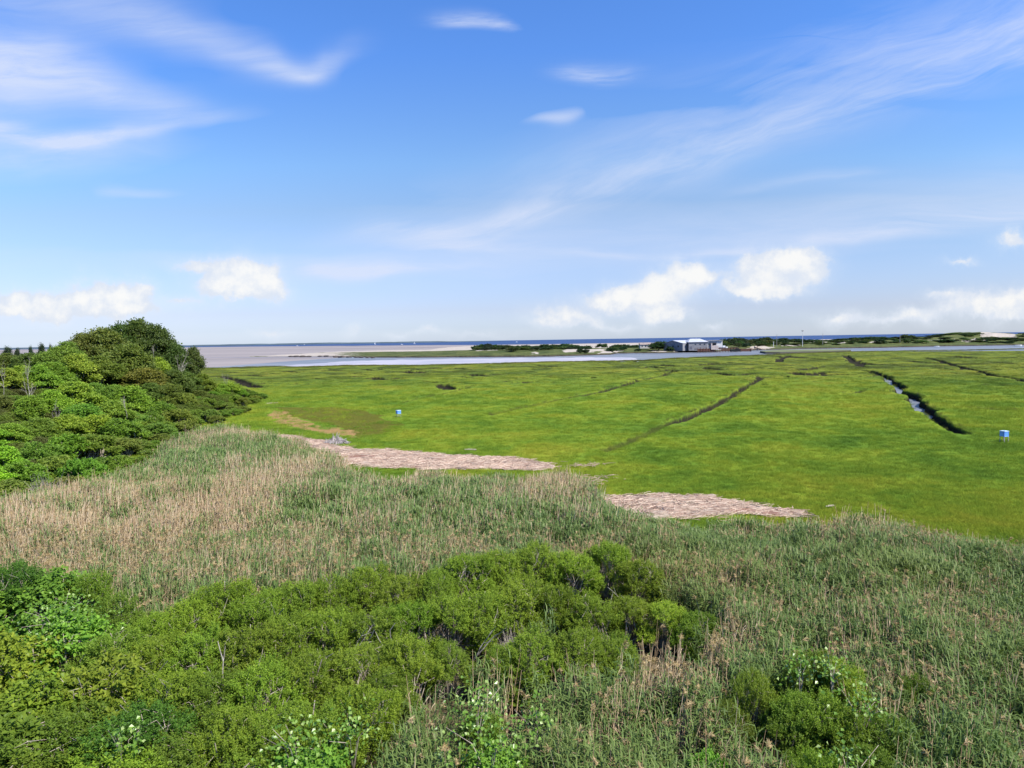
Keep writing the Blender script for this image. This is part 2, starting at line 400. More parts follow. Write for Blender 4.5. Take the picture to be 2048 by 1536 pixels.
# ------------------------------------------------------------------ terrain functions
XB = np.array([[0, -30], [30, -33], [51, -38], [78, -40.5], [100, -45], [116, -49], [147, -55], [158, -58], [172, -75], [200, -140], [260, -300]], float)
def hill(x, y):
    s = np.interp(y, XB[:, 0], XB[:, 1]) - x
    return 7.2 * sstep(0, 46, s) * sstep(215, 150, y)
EDGE = [(-900, 758), (-300, 748), (0, 743), (300, 738.5), (440, 736), (560, 733), (590, 734.5), (700, 731), (840, 731), (900, 729), (960, 728), (1080, 724.5), (1180, 722.5), (1280, 721), (1350, 716.5), (1430, 713.5), (1500, 711), (1560, 708.5), (1640, 705.5), (1700, 703.5), (1800, 702), (1900, 700.5), (2048, 698), (2300, 694), (2700, 688)]
_e = np.array([at(x, y) for x, y in EDGE]); EDGE_AZ = np.arctan2(_e[:, 0], _e[:, 1]); EDGE_R = np.hypot(_e[:, 0], _e[:, 1])
def edge_r(az):
    return np.interp(az, EDGE_AZ, EDGE_R) + 9 * (fbm(az * 60, az * 0 + 3, 5, 4) - 0.5)

# tidal creeks and mosquito ditches: sight-line points on the marsh, width (m), depth (m)
CREEKS = [
    ([(1762, 748), (1790, 768), (1808, 785), (1840, 812), (1852, 820)], 2.7, 2.1),
    ([(1846, 816), (1870, 832), (1893, 850), (1928, 866)], 1.7, 1.25),
    ([(1735, 741), (1750, 744), (1765, 750)], 3.2, 1.1),
    ([(1522, 755), (1505, 765), (1480, 780), (1450, 797), (1420, 812), (1385, 828), (1345, 844)], 2.0, 1.15),
    ([(1345, 844), (1300, 866), (1245, 890), (1212, 902)], .7, .25),
    ([(1346, 741), (1325, 751), (1290, 758), (1255, 767), (1215, 778), (1160, 791)], 2.6, 1.15),
    ([(1160, 791), (1100, 803), (1040, 816), (980, 830)], .8, .25),
    ([(1522, 755), (1530, 752), (1560, 752)], 5, 1.0),
    ([(1346, 741), (1330, 738), (1380, 737)], 5, 1.0),
    ([(1850, 714), (1880, 722), (1930, 735), (2000, 752), (2090, 768)], 2.8, 1.0),
    ([(1578, 710), (1563, 716), (1553, 724)], 3.5, 1.4),
    ([(1690, 710), (1702, 719), (1712, 727), (1724, 732)], 3.4, 1.4),
    ([(1700, 720), (1735, 729)], 5, 1.0),
    ([(1315, 729), (1350, 732), (1410, 729), (1430, 726)], 7, 1.0), ([(1405, 735), (1450, 739), (1510, 735)], 6, 1.0),
    ([(1425, 745), (1470, 750), (1500, 747)], 5, .9), ([(1585, 744), (1612, 749), (1645, 744)], 6, 1.1), ([(1632, 750), (1660, 748), (1690, 749)], 6, 1.1),
    ([(1600, 740), (1640, 733), (1680, 732)], 5, .9), ([(1530, 737), (1560, 738)], 5, .9),
    ([(450, 744), (480, 745)], 6, .9), ([(440, 752), (465, 757), (490, 765), (522, 774)], 4, 1.0), ([(490, 750), (530, 752)], 4, .8),
    ([(800, 742), (835, 746), (850, 742)], 6, 1.0), ([(745, 754), (765, 759), (800, 755)], 5, .9), ([(725, 768), (760, 769)], 4, .8),
    ([(880, 768), (900, 778), (925, 776)], 4, .9), ([(650, 740), (690, 741)], 6, .8), ([(590, 768), (640, 767)], 3, .7),
    ([(940, 748), (960, 751), (1000, 748)], 6, .9), ([(1040, 765), (1062, 763)], 4, .9), ([(1010, 772), (1040, 770)], 3, .6), ([(1075, 731), (1110, 733)], 6, .8), ([(1080, 745), (1120, 743), (1160, 744)], 4, .6), ([(1000, 764), (1050, 757), (1110, 752)], 2.2, .5),
    ([(950, 770), (900, 784), (850, 794), (800, 806)], .8, .3), ([(1690, 787), (1715, 784), (1725, 780)], 1.6, .6), ([(1725, 781), (1790, 782)], .8, .3),
    ([(1950, 768), (2010, 771)], 2.5, .7), ([(1870, 735), (1930, 740)], 3, .6), ([(1990, 725), (2048, 728)], 4, .7), ([(1900, 711), (1950, 716), (1980, 717)], 6, 1.0), ([(1840, 724), (1880, 726)], 4, .6),
    ([(1940, 816), (2060, 822)], .9, .35), ([(1250, 745), (1300, 743)], 3.5, .6), ([(1180, 735), (1230, 736)], 5, .8), ([(560, 742), (600, 744)], 5, .8), ([(700, 752), (720, 753)], 5, .7)]
_rc = np.random.RandomState(77)
for _ in range(52):                      # short cross guts, most of them toward the river
    x0, y0 = _rc.uniform(470, 2030), 706 + 62 * _rc.rand() ** 1.5
    y0 += np.interp(x0, [470, 1000, 1500, 2040], [32, 24, 6, -2]) * (1 - (y0 - 706) / 62)
    ln_ = _rc.uniform(14, 42)
    CREEKS.append(([(x0 - ln_, y0 + _rc.normal() * 1.2), (x0, y0 + _rc.normal() * 1.5), (x0 + ln_, y0 + _rc.normal() * 1.5)], _rc.uniform(1.6, 3.2) * (1.25 if y0 < 740 else .75), _rc.uniform(.8, 1.1)))
CREEKG = []
for pts, w_, dep in CREEKS:
    if w_ >= 3.4: w_, dep = w_ * 1.1, 1.12
    g = P2(pts); rr = np.random.RandomState(len(CREEKG))
    out = []
    for a, b in zip(g[:-1], g[1:]):           # subdivide with a slight wander
        n = max(1, int(np.linalg.norm(b - a) / 6))
        for k in range(n): out.append(a + (b - a) * k / n + rr.normal(0, 0.22 * min(w_, 2.5), 2) * (k > 0))
    out.append(g[-1]); CREEKG.append((np.array(out), w_, dep))

def creek(x, y):
    """depth below the marsh (m) at points x, y"""
    x = np.asarray(x, float); sh = x.shape; x = x.ravel(); y = np.asarray(y, float).ravel()
    dep = np.zeros(len(x))
    wob = fbm(x * 0.5, y * 0.5, 3, 3)
    for g, w_, dd in CREEKG:
        lo = g.min(0) - w_ - 1; hi = g.max(0) + w_ + 1
        sel = np.where((x > lo[0]) & (x < hi[0]) & (y > lo[1]) & (y < hi[1]))[0]
        if not len(sel): continue
        px, py = x[sel], y[sel]; best = np.full(len(sel), 1e9)
        for a, b in zip(g[:-1], g[1:]):
            ab = b - a; L = ab @ ab + 1e-9
            tt = np.clip(((px - a[0]) * ab[0] + (py - a[1]) * ab[1]) / L, 0, 1)
            best = np.minimum(best, np.hypot(px - a[0] - tt * ab[0], py - a[1] - tt * ab[1]))
        hw = w_ * (0.3 + 0.4 * wob[sel])
        dep[sel] = np.maximum(dep[sel], dd * (.62 + .6 * wob[sel]) * sstep(hw * 1.15 + 0.15, hw * 0.6, best))
    # small winding guts in the low marsh toward the river
    r = np.hypot(x, y)
    n = fbm(x * 0.014 + 9, y * 0.014, 21, 3) - 0.5
    wid = 0.026 * sstep(150, 330, r)
    ms = sstep(0.47, 0.54, fbm(x * 0.02, y * 0.02, 44, 2)) * sstep(170, 230, r)
    dep = np.maximum(dep, 1.15 * ms * sstep(wid + 1e-6, wid * 0.4, np.abs(n)))
    return dep.reshape(sh)

def inpoly(x, y, poly):
    x = np.asarray(x); y = np.asarray(y); r = np.zeros(x.shape, bool); n = len(poly)
    for i in range(n):
        x1, y1 = poly[i]; x2, y2 = poly[(i + 1) % n]
        c = ((y1 > y) != (y2 > y)) & (x < (x2 - x1) * (y - y1) / (y2 - y1 + 1e-12) + x1)
        r ^= c
    return r
WRACK = [P2([(600, 884), (660, 893), (700, 900), (760, 900), (850, 908), (950, 914), (1040, 922), (1085, 932), (1095, 941), (1040, 943), (900, 940), (770, 938), (712, 932), (690, 920), (640, 905)]),
         P2([(1195, 1000), (1250, 996), (1310, 995), (1420, 1000), (1520, 1014), (1590, 1025), (1540, 1036), (1420, 1040), (1300, 1034), (1220, 1020)]),
         P2([(560, 872), (600, 878), (650, 885), (655, 895), (600, 893), (540, 882)])]
REED = np.concatenate([P2([(-700, 1060), (-200, 1015), (0, 985), (120, 975), (240, 950), (310, 925), (330, 895), (370, 872), (420, 856), (470, 852), (560, 868), (620, 892), (668, 906), (690, 935), (720, 945), (800, 948), (950, 946), (1060, 950), (1090, 935), (1160, 940), (1190, 985), (1210, 1010), (1300, 1032), (1500, 1040), (1600, 1030), (1750, 1030), (1850, 1046), (2048, 1078), (2500, 1120)], 1.5),
                       np.array([[60, 6], [-60, 6]])])
THICK = P2([(-300, 1150), (100, 1145), (200, 1190), (300, 1240), (450, 1180), (600, 1165), (800, 1135), (950, 1110), (1070, 1090), (1230, 1085), (1330, 1120), (1430, 1180), (1400, 1280), (1150, 1330), (980, 1320), (850, 1350), (780, 1400), (760, 1536), (700, 1750), (-800, 1750)], 2.2)
BROWN = P2([(545, 812), (600, 815), (680, 815), (770, 830), (800, 842), (760, 868), (700, 875), (620, 850), (545, 830)])
TAN = P2([(535, 822), (570, 825), (610, 842), (665, 855), (700, 862), (720, 875), (660, 870), (600, 858), (540, 838)])
def soft(x, y, poly, blur, seed):
    """1 inside a patch, its edge broken up by noise"""
    c = poly.mean(0)
    ox = blur * (fbm(x * .45 / max(blur, .3), y * .45 / max(blur, .3), seed, 4) - .5) * 2; oy = blur * (fbm(x * .45 / max(blur, .3) + 40, y * .45 / max(blur, .3), seed + 1, 4) - .5) * 2
    return inpoly(x + ox, y + oy, poly).astype(float)

# ------------------------------------------------------------------ ground materials
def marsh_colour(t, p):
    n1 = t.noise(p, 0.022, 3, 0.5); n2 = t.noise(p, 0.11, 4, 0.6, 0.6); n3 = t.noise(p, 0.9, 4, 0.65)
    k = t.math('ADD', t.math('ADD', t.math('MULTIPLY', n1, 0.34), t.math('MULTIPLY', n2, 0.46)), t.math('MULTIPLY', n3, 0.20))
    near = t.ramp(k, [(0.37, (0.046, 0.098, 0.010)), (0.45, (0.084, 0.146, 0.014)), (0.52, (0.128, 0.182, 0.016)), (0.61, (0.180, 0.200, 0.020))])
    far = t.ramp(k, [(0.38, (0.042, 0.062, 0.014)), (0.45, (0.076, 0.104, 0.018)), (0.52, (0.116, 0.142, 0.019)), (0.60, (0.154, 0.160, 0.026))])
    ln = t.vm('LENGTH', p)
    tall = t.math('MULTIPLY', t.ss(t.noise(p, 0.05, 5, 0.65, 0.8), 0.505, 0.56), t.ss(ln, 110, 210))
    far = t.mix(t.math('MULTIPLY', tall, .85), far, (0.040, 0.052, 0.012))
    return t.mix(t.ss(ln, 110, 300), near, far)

def build_ground():
    m, t, b = new_mat('marsh ground')
    p = t.pos()
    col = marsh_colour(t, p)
    fine = t.noise(p, 5.0, 4, 0.7)
    col = t.mix(t.math('MULTIPLY', t.ss(fine, 0.45, 0.75), 0.45), col, (0.035, 0.06, 0.008))
    nb = t.noise(p, 0.7, 5, 0.65)
    br = t.mix(nb, (0.060, 0.050, 0.010), (0.10, 0.095, 0.014))
    col = t.mix(t.math('MULTIPLY', t.attr('brown'), 0.85), col, br)
    tan = t.mix(t.noise(p, 1.6, 5, 0.7), (0.12, 0.075, 0.028), (0.34, 0.22, 0.09))
    col = t.mix(t.math('MULTIPLY', t.attr('tan'), t.ss(t.noise(p, 0.5, 4, 0.6), 0.38, 0.5)), col, tan)
    nw = t.noise(p, 1.4, 6, 0.7, 0.5)
    wr = t.ramp(nw, [(0.3, (0.11, 0.060, 0.042)), (0.42, (0.22, 0.150, 0.11)), (0.55, (0.31, 0.242, 0.190)), (0.7, (0.40, 0.33, 0.27))])
    wr = t.mix(t.math('MULTIPLY', t.ss(t.noise(p, 0.16, 3, 0.6), 0.55, 0.66), 0.7), wr, (0.17, 0.075, 0.055))
    col = t.mix(t.attr('wrack'), col, wr)
    lit = t.mix(t.noise(p, 3, 5, 0.7), (0.035, 0.03, 0.016), (0.12, 0.095, 0.055))
    col = t.mix(t.attr('litter'), col, lit)
    mud = t.mix(t.noise(p, 1.5, 4, 0.6), (0.010, 0.009, 0.005), (0.030, 0.026, 0.018))
    col = t.mix(t.attr('mud'), col, mud)
    t.put(b.inputs['Base Color'], col); b.inputs['Roughness'].default_value = 0.9; b.inputs['Specular IOR Level'].default_value = 0.03
    t.put(b.inputs['Normal'], t.bump(t.math('ADD', t.noise(p, 2.2, 5, 0.7), t.math('MULTIPLY', t.noise(p, 0.25, 3, 0.6), 2.5)), 0.9, 0.22))
    az = np.concatenate([np.arange(-0.76, 0.76, 0.00092), np.linspace(0.78, 2 * math.pi - 0.78, 70)])
    r = 16380 / np.concatenate([np.arange(30.2, 70, 0.27), np.arange(70, 130, 0.42), np.arange(130, 360, 1.0), np.arange(360, 820, 14), np.array([1000, 1500, 2500, 5000, 16380])])
    AZ, R = np.meshgrid(az, r); X = R * np.sin(AZ); Y = R * np.cos(AZ)
    A = np.where(AZ > math.pi, AZ - 2 * math.pi, AZ)
    c = creek(X, Y)
    er = edge_r(np.clip(A, EDGE_AZ[0], EDGE_AZ[-1]))
    out = sstep(-1.5, 2.5, R - er)
    und = 0.16 * (fbm(X * 0.05, Y * 0.05, 8, 4) - 0.5)
    wrack = np.zeros_like(X)
    near = R < 110
    for i, w_ in enumerate(WRACK): wrack[near] = np.maximum(wrack[near], soft(X[near], Y[near], w_, 1.7, 30 + i))
    Z = hill(X, Y) + und - c - 2.8 * out + wrack * (0.12 + 0.12 * fbm(X, Y, 4, 3))
    z0 = np.zeros_like(X)
    def sel(poly, blur, seed):
        a = z0.copy(); q = R < 180; a[q] = soft(X[q], Y[q], poly, blur, seed); return a
    reed = inpoly(X, Y, REED); litter = reed.astype(float) * (1 - wrack)
    litter = np.maximum(litter, (hill(X, Y) > 0.05).astype(float))
    me = grid_mesh('marsh_ground', X, Y, Z, m, {'mud': np.maximum(sstep(0.1, 0.45, c), sstep(0.1, 0.5, out)), 'wrack': wrack, 'brown': sel(BROWN, 4, 51), 'tan': sel(TAN, 1.8, 52), 'litter': litter})
    structure('marsh_ground', me, 'flat bright green salt marsh cut by narrow muddy creeks')

def build_water():
    # open sea out to the horizon
    m, t, b = new_mat('sea water')
    p = t.pos(); n = t.noise(t.vm('MULTIPLY', p, (0.6, 1.6, 0)), 0.004, 5, 0.6)
    t.put(b.inputs['Base Color'], t.mix(n, (0.020, 0.043, 0.112), (0.036, 0.066, 0.15)))
    b.inputs['Roughness'].default_value = 0.6; b.inputs['Specular IOR Level'].default_value = 0.05
    a = np.linspace(0, 2 * math.pi, 128, endpoint=False); r = np.array([1.0, 300, 1500, 6000, 20000, 60000])
    A, R = np.meshgrid(a, r)
    structure('sea', grid_mesh('sea', R * np.sin(A), R * np.cos(A), 0 * A - 1.55, m, None, True), 'deep blue sea along the horizon')
    # drained tidal flat
    m, t, b = new_mat('tidal flat sand')
    p = t.pos(); q = t.vm('MULTIPLY', p, (0.25, 1.0, 0))
    n = t.noise(q, 0.012, 6, 0.6, 0.8); n2 = t.noise(q, 0.0035, 4, 0.6)
    c = t.ramp(t.math('ADD', t.math('MULTIPLY', n, .5), t.math('MULTIPLY', n2, .5)), [(0.36, (0.13, 0.116, 0.113)), (0.46, (0.192, 0.166, 0.157)), (0.56, (0.225, 0.194, 0.180)), (0.66, (0.29, 0.25, 0.23))])
    t.put(b.inputs['Base Color'], c); b.inputs['Roughness'].default_value = 0.6; b.inputs['Specular IOR Level'].default_value = 0.12
    far = [(-700, 711.2), (-200, 702.9), (0, 699.5), (200, 697.3), (400, 694.3), (600, 692.4), (700, 691.6), (960, 690), (1300, 685), (1700, 679), (2300, 671)]
    P = np.array([at(x, y, -1.36) for x, y in far])
    pa = np.arctan2(P[:, 0], P[:, 1]); pr = np.hypot(P[:, 0], P[:, 1])
    az = np.linspace(pa[0], pa[-1], 400); er = np.interp(az, pa, pr) * (1 + 0.10 * (fbm(az * 40, az * 0, 3, 3) - .5))
    k = np.linspace(0, 1, 12)[:, None]
    R = 1 / ((1 - k) / 250 + k / er[None, :]); A = np.broadcast_to(az, R.shape)
    structure('tidal_flat', grid_mesh('tidal_flat', R * np.sin(A), R * np.cos(A), 0 * R - 1.36, m), 'wide pinkish grey tidal flat left of the river mouth')
    # river channel
    m, t, b = new_mat('river water')
    p = t.pos(); q = t.vm('MULTIPLY', p, (0.3, 1.0, 0))
    n = t.noise(q, 0.03, 5, 0.65, 0.5)
    t.put(b.inputs['Base Color'], t.mix(t.ss(n, .35, .65), (0.10, 0.110, 0.125), (0.165, 0.172, 0.185)))
    b.inputs['Roughness'].default_value = 0.4; b.inputs['Specular IOR Level'].default_value = 0.16
    t.put(b.inputs['Normal'], t.bump(t.noise(p, 0.8, 4, 0.6), 0.5, 0.3))
    far = [(400, 736), (440, 733.5), (520, 727), (600, 721), (660, 717), (700, 714), (760, 713), (960, 712), (1200, 705), (1320, 704), (1480, 700), (1600, 694), (1750, 693), (2048, 688), (2400, 682)]
    P = np.array([at(x, y, -1.3) for x, y in far]); pa = np.arctan2(P[:, 0], P[:, 1]); pr = np.hypot(P[:, 0], P[:, 1])
    az = np.linspace(pa[0], pa[-1], 500); er = np.interp(az, pa, pr)
    R = (1 - k) * 100 + k * er[None, :]; A = np.broadcast_to(az, R.shape)
    structure('river', grid_mesh('river', R * np.sin(A), R * np.cos(A), 0 * R - 1.30, m), 'pale grey blue tidal river between the marsh and the dunes')
    # pale bar laid bare along the near side
    m = simple_mat('bar sand', (0.33, 0.31, 0.34), (0.25, 0.25, 0.29), 0.55, 0.03, 0.2)
    up = [(560, 731.5), (640, 726.5), (700, 722), (800, 719.3), (960, 717), (1100, 715.2), (1200, 714.6), (1262, 714.8), (1274, 717), (1275, 719)]
    lo_ = [(560, 733), (640, 734), (700, 734), (800, 734), (960, 731), (1100, 727), (1200, 724), (1240, 721.5), (1262, 720), (1275, 719.5)]
    xs = np.linspace(560, 1275, 160); rows = []
    jit = (fbm(xs * 0.05, xs * 0, 9, 4) - .5) * 1.6
    for f_ in np.linspace(0, 1, 6):
        yu = np.interp(xs, *zip(*up)) + jit; yl = np.interp(xs, *zip(*lo_))
        rows.append([at(x, y, -1.26) for x, y in zip(xs, yu * (1 - f_) + yl * f_)])
    R_ = np.array(rows)
    structure('sandbar', grid_mesh('sandbar', R_[..., 0], R_[..., 1], R_[..., 2], m), 'pale lavender grey sandbar along the near side of the river')
    # dark gully across the flat
    m = simple_mat('wet mud', (0.10, 0.09, 0.10), (0.16, 0.14, 0.15), 0.4, 0.02, 0.3)
    rows = []
    xs = np.linspace(330, 780, 90); w_ = 1.0 * np.interp(xs, [330, 500, 760, 780], [.3, .8, .9, .1]); y0 = 715 + 1.2 * (fbm(xs * .02, xs * 0, 77, 3) - .5) - (xs - 400) * .004
    for f_ in (-.5, 0, .5): rows.append([at(x, y + f_ * w, -1.32) for x, y, w in zip(xs, y0, w_)])
    R_ = np.array(rows)
    structure('gully', grid_mesh('gully', R_[..., 0], R_[..., 1], R_[..., 2], m), 'thin dark wet gully across the tidal flat')

# dunes across the river --------------------------------------------------
NB = [(500, 713.6), (560, 712.6), (600, 712.8), (640, 712.4), (680, 713.4), (740, 714.8), (800, 715), (960, 714), (1040, 713.6), (1100, 712.8), (1140, 711.6), (1200, 709.6), (1222, 709.3), (1232, 706.8), (1280, 706.3), (1320, 706), (1390, 703.6), (1480, 702), (1530, 699.8), (1600, 697.6), (1700, 696.2), (1750, 695.6), (1900, 692.2), (2048, 690), (2400, 684)]
FB = [(500, 712.6), (560, 709.0), (600, 707.6), (680, 703), (760, 701), (860, 700), (900, 695), (960, 692.4), (1100, 690.2), (1300, 686.6), (1500, 683), (1800, 677.5), (2048, 674), (2400, 668)]
CREST = [(500, .05), (620, .35), (700, .9), (820, 1.0), (900, 1.8), (960, 3), (1100, 3.0), (1200, 2.4), (1330, 2.4), (1450, 2.6), (1500, 4), (1600, 4.5), (1700, 5.5), (1800, 6.5), (1850, 7.5), (1890, 10.6), (1930, 12.4), (1965, 13.0), (2000, 12.0), (2030, 10.5), (2100, 9.5), (2400, 8)]
def dune_cols(xs):
    n = np.array([at(x, y, -1.2)[:2] for x, y in zip(xs, np.interp(xs, *zip(*NB)))])
    f = np.array([at(x, y, -0.3)[:2] for x, y in zip(xs, np.interp(xs, *zip(*FB)))])
    return n, f
def dune_z(px, d, dn):
    """height of the spit at column px, depth d, bank depth dn"""
    hc = np.interp(px, *zip(*CREST)); s = d - dn
    X = (px - 1024) / F * d
    rise = sstep(8, 60 + 4 * hc, s) * (0.35 + 0.65 * np.exp(-(np.maximum(s - 110, 0) / 120) ** 2))
    nz = fbm(X * 0.03, d * 0.03, 61, 4)
    bank = sstep(-.6, 1.6, s) * np.interp(px, [500, 700, 800], [.2, .8, 1.25])
    return -1.25 + bank + hc * rise * (0.75 + 0.5 * nz) + 0.5 * (nz - .5) * sstep(10, 50, s) * sstep(.3, 1.5, hc)
def dune_point(px, s):
    n, f = dune_cols(np.array([px])); d = n[0, 1] + s
    x = n[0, 0] * d / n[0, 1]
    return np.array([x, d, float(dune_z(np.array([px]), np.array([d]), np.array([n[0, 1]]))[0])])
SANDY = [(1130, 1215, 30, 90), (1200, 1240, 2, 30), (1300, 1390, 3, 14), (1497, 1540, 6, 34), (1556, 1600, 34, 48), (1672, 1692, 52, 66), (1620, 1650, 60, 72), (1742, 1758, 52, 64), (1910, 1985, 44, 50), (1838, 1856, 74, 86), (1062, 1073, 14, 30), (950, 1000, 66, 96), (1865, 1880, 50, 58)]
def build_dunes():
    m, t, b = new_mat('dune ground')
    p = t.pos(); n = t.noise(p, 0.06, 5, 0.65)
    gr = t.mix(t.ss(n, .38, .62), (0.040, 0.055, 0.015), (0.080, 0.090, 0.028))
    sn = t.mix(t.noise(p, 0.1, 5, 0.7), (0.24, 0.205, 0.17), (0.38, 0.34, 0.30))
    k = t.ss(t.math('ADD', t.attr('sand'), t.math('MULTIPLY', t.math('SUBTRACT', t.noise(p, 0.14, 5, 0.7), .5), 2.2)), .42, .66)
    col = t.mix(k, gr, sn)
    col = t.mix(t.attr('bank'), col, t.mix(n, (0.030, 0.024, 0.018), (0.06, 0.05, 0.035)))
    t.put(b.inputs['Base Color'], col); b.inputs['Roughness'].default_value = .9; b.inputs['Specular IOR Level'].default_value = .1
    t.put(b.inputs['Normal'], t.bump(t.noise(p, .35, 5, .7), .8, .8))
    xs = np.concatenate([np.arange(500, 2400, 1.6)])
    jit = 10 * (fbm(xs * .06, xs * 0, 31, 4) - .5)
    nn, ff = dune_cols(xs)
    s = np.concatenate([[-3, -1, 0.5, 2, 4, 7], np.linspace(12, 220, 60)])
    dn = nn[:, 1] + jit * np.interp(xs, [500, 700, 2400], [.3, 1, 1])
    D1 = dn[None, :] + s[:, None]
    dl = np.maximum(ff[:, 1], dn + 30)
    k2 = np.linspace(0, 1, 16)[1:, None]
    D = np.concatenate([D1, D1[-1:] + k2 * np.maximum(dl - D1[-1], 40)[None]])
    D = np.where(D > np.maximum(dl, dn + 25)[None], np.maximum(dl, dn + 25)[None] + 0.01 * (D - dl[None]), D)
    PX = np.broadcast_to(xs, D.shape); X = (nn[:, 0] / nn[:, 1])[None] * D
    Z = dune_z(PX, D, np.broadcast_to(dn, D.shape))
    S_ = D - dn[None]
    sand = np.zeros_like(D)
    sand += (S_ > 235) * 1.0
    sand = np.maximum(sand, sstep(800, 560, PX) * sstep(.28, .42, fbm(X * .03, D * .05, 71, 3)) * 1.3)
    PXn = PX + 26 * (fbm(X * .12, D * .06, 411, 3) - .5); Sn = S_ + 34 * (fbm(X * .1, D * .05, 412, 3) - .5)
    for a, b_, s0, s1 in SANDY:
        sand = np.maximum(sand, sstep(a - 8, a + 8, PXn) * sstep(b_ + 8, b_ - 8, PXn) * sstep(s0 - 6, s0 + 2, Sn) * sstep(s1 + 6, s1 - 2, Sn))
    # the open sand face of the high dune
    sand = np.maximum(sand, 1.3 * sstep(1955, 1966, PX) * sstep(2040, 2018, PX) * sstep(62, 78, S_ + (PX - 1968) * .1) * sstep(135, 122, S_))
    sand = np.maximum(sand, 1.2 * sstep(2022, 2026, PX) * sstep(2036, 2030, PX) * sstep(40, 46, S_) * sstep(75, 66, S_))
    bank = sstep(2.2, 1.2, S_) * np.interp(PX, [500, 640, 700], [0, .4, 1])
    structure('dune_spit', grid_mesh('dune_spit', X, D, Z, m, {'sand': sand, 'bank': bank}), 'low sandy spit with grass and dunes across the river')
    # marsh islet in front of the right bank
    m2, t, b = new_mat('islet ground'); p = t.pos()
    c = t.mix(t.noise(p, .12, 4, .6), (0.065, 0.085, 0.022), (0.12, 0.125, 0.045))
    t.put(b.inputs['Base Color'], t.mix(t.attr('bank'), c, (0.028, 0.026, 0.018))); b.inputs['Roughness'].default_value = .9
    xs = np.linspace(1520, 1702, 160)
    y1 = np.interp(xs, [1520, 1530, 1560, 1610, 1660, 1702], [704.6, 706.4, 706.6, 705.6, 704.6, 702.6]) ; y0 = np.interp(xs, [1520, 1530, 1560, 1610, 1660, 1702], [704, 703.2, 701.2, 700.6, 700.6, 701.8])
    rows = []; zz = []
    for f_, z_ in ((1.0, -1.6), (.985, -.1), (.9, 0.15), (.6, .2), (.3, .1), (0.05, 0), (0, -1.6)):
        rows.append([at(x, a * (1 - f_) + b2 * f_, -.9) for x, a, b2 in zip(xs, y0, y1)]); zz.append(z_)
    R_ = np.array(rows); Z = np.array(zz)[:, None] + 0.25 * (fbm(R_[..., 0] * .1, R_[..., 1] * .1, 15, 3) - .5)
    bk = np.zeros_like(Z); bk[0] = 1; bk[1] = 1
    structure('marsh_islet', grid_mesh('marsh_islet', R_[..., 0], R_[..., 1], Z, m2, {'bank': bk}), 'long low marsh islet in the river right of the boathouse')
    # land across the bay
    m3 = simple_mat('hazy far shore woods', (0.040, 0.060, 0.075), (0.055, 0.08, 0.10), .9, .002)  # distance haze painted into the woods as a bluish tone
    xs = np.linspace(-500, 1010, 300); dd = 9000.0
    hh = np.interp(xs, [-500, 0, 300, 600, 850, 1010], [24, 22, 19, 19, 17, 0]) * (0.75 + .5 * fbm(xs * .03, xs * 0, 19, 4))
    X = np.array([(x - 1024) / F * dd for x in xs]); bm_ = []
    Xg = np.stack([X, X, X, X * 1.05]); Yg = np.stack([X * 0 + dd, X * 0 + dd + 30, X * 0 + dd + 200, X * 0 + dd + 500]); Zg = np.stack([X * 0 - 1.2, hh * .8, hh, X * 0 - 1.2])
    structure('far_shore', grid_mesh('far_shore', Xg, Yg, Zg, m3), 'thin dark line of land across the bay on the left horizon')

# ------------------------------------------------------------------ foliage shapes
def unit(v): return v / (np.linalg.norm(v, axis=-1, keepdims=True) + 1e-9)
def crown_clumps(rng, blobs, n_clump, per, csize, L, W, up=.45, jitter=.9, flat=.6, inner=.25):
    """leaves in clumps spread through the volume of several lobes"""
    B = np.array(blobs, float); wts = B[:, 3] * B[:, 4]; wts /= wts.sum()
    C, Nn = [], []
    while len(C) < n_clump:
        i = rng.choice(len(B), p=wts); b = B[i]
        d = unit(rng.normal(size=3)); 
        if d[2] < -.35: continue
        rr = 1 - inner * rng.rand() ** 1.5 * 2 if rng.rand() < .75 else rng.rand() ** .5
        c = b[:3] + d * np.array([b[3], b[3], b[4]]) * rr
        dd = (((c - B[:, :3]) / B[:, [3, 3, 4]]) ** 2).sum(1)
        if (np.delete(dd, i) < .5).any() and rng.rand() < .8: continue
        C.append(c); Nn.append(d)
    C = np.array(C); Nn = np.array(Nn)
    cs = csize * (0.6 + .8 * rng.rand(len(C)))
    P = np.repeat(C, per, 0) + rng.normal(size=(len(C) * per, 3)) * np.repeat(cs, per)[:, None] * np.array([.5, .5, .5 * flat])
    N0 = np.repeat(Nn, per, 0) * .6 + np.array([0, 0, up]) + rng.normal(size=P.shape) * jitter * .5
    A = rng.normal(size=P.shape) + np.repeat(Nn, per, 0) * .5; A[:, 2] -= .1
    cv = np.repeat(rng.rand(len(C)), per); v = np.clip(.5 + (cv - .5) * .7 + rng.normal(size=len(P)) * .2, 0, 1)
    s = .6 + .8 * rng.rand(len(P))
    return P, A, unit(N0), L * s, W * s, v, C

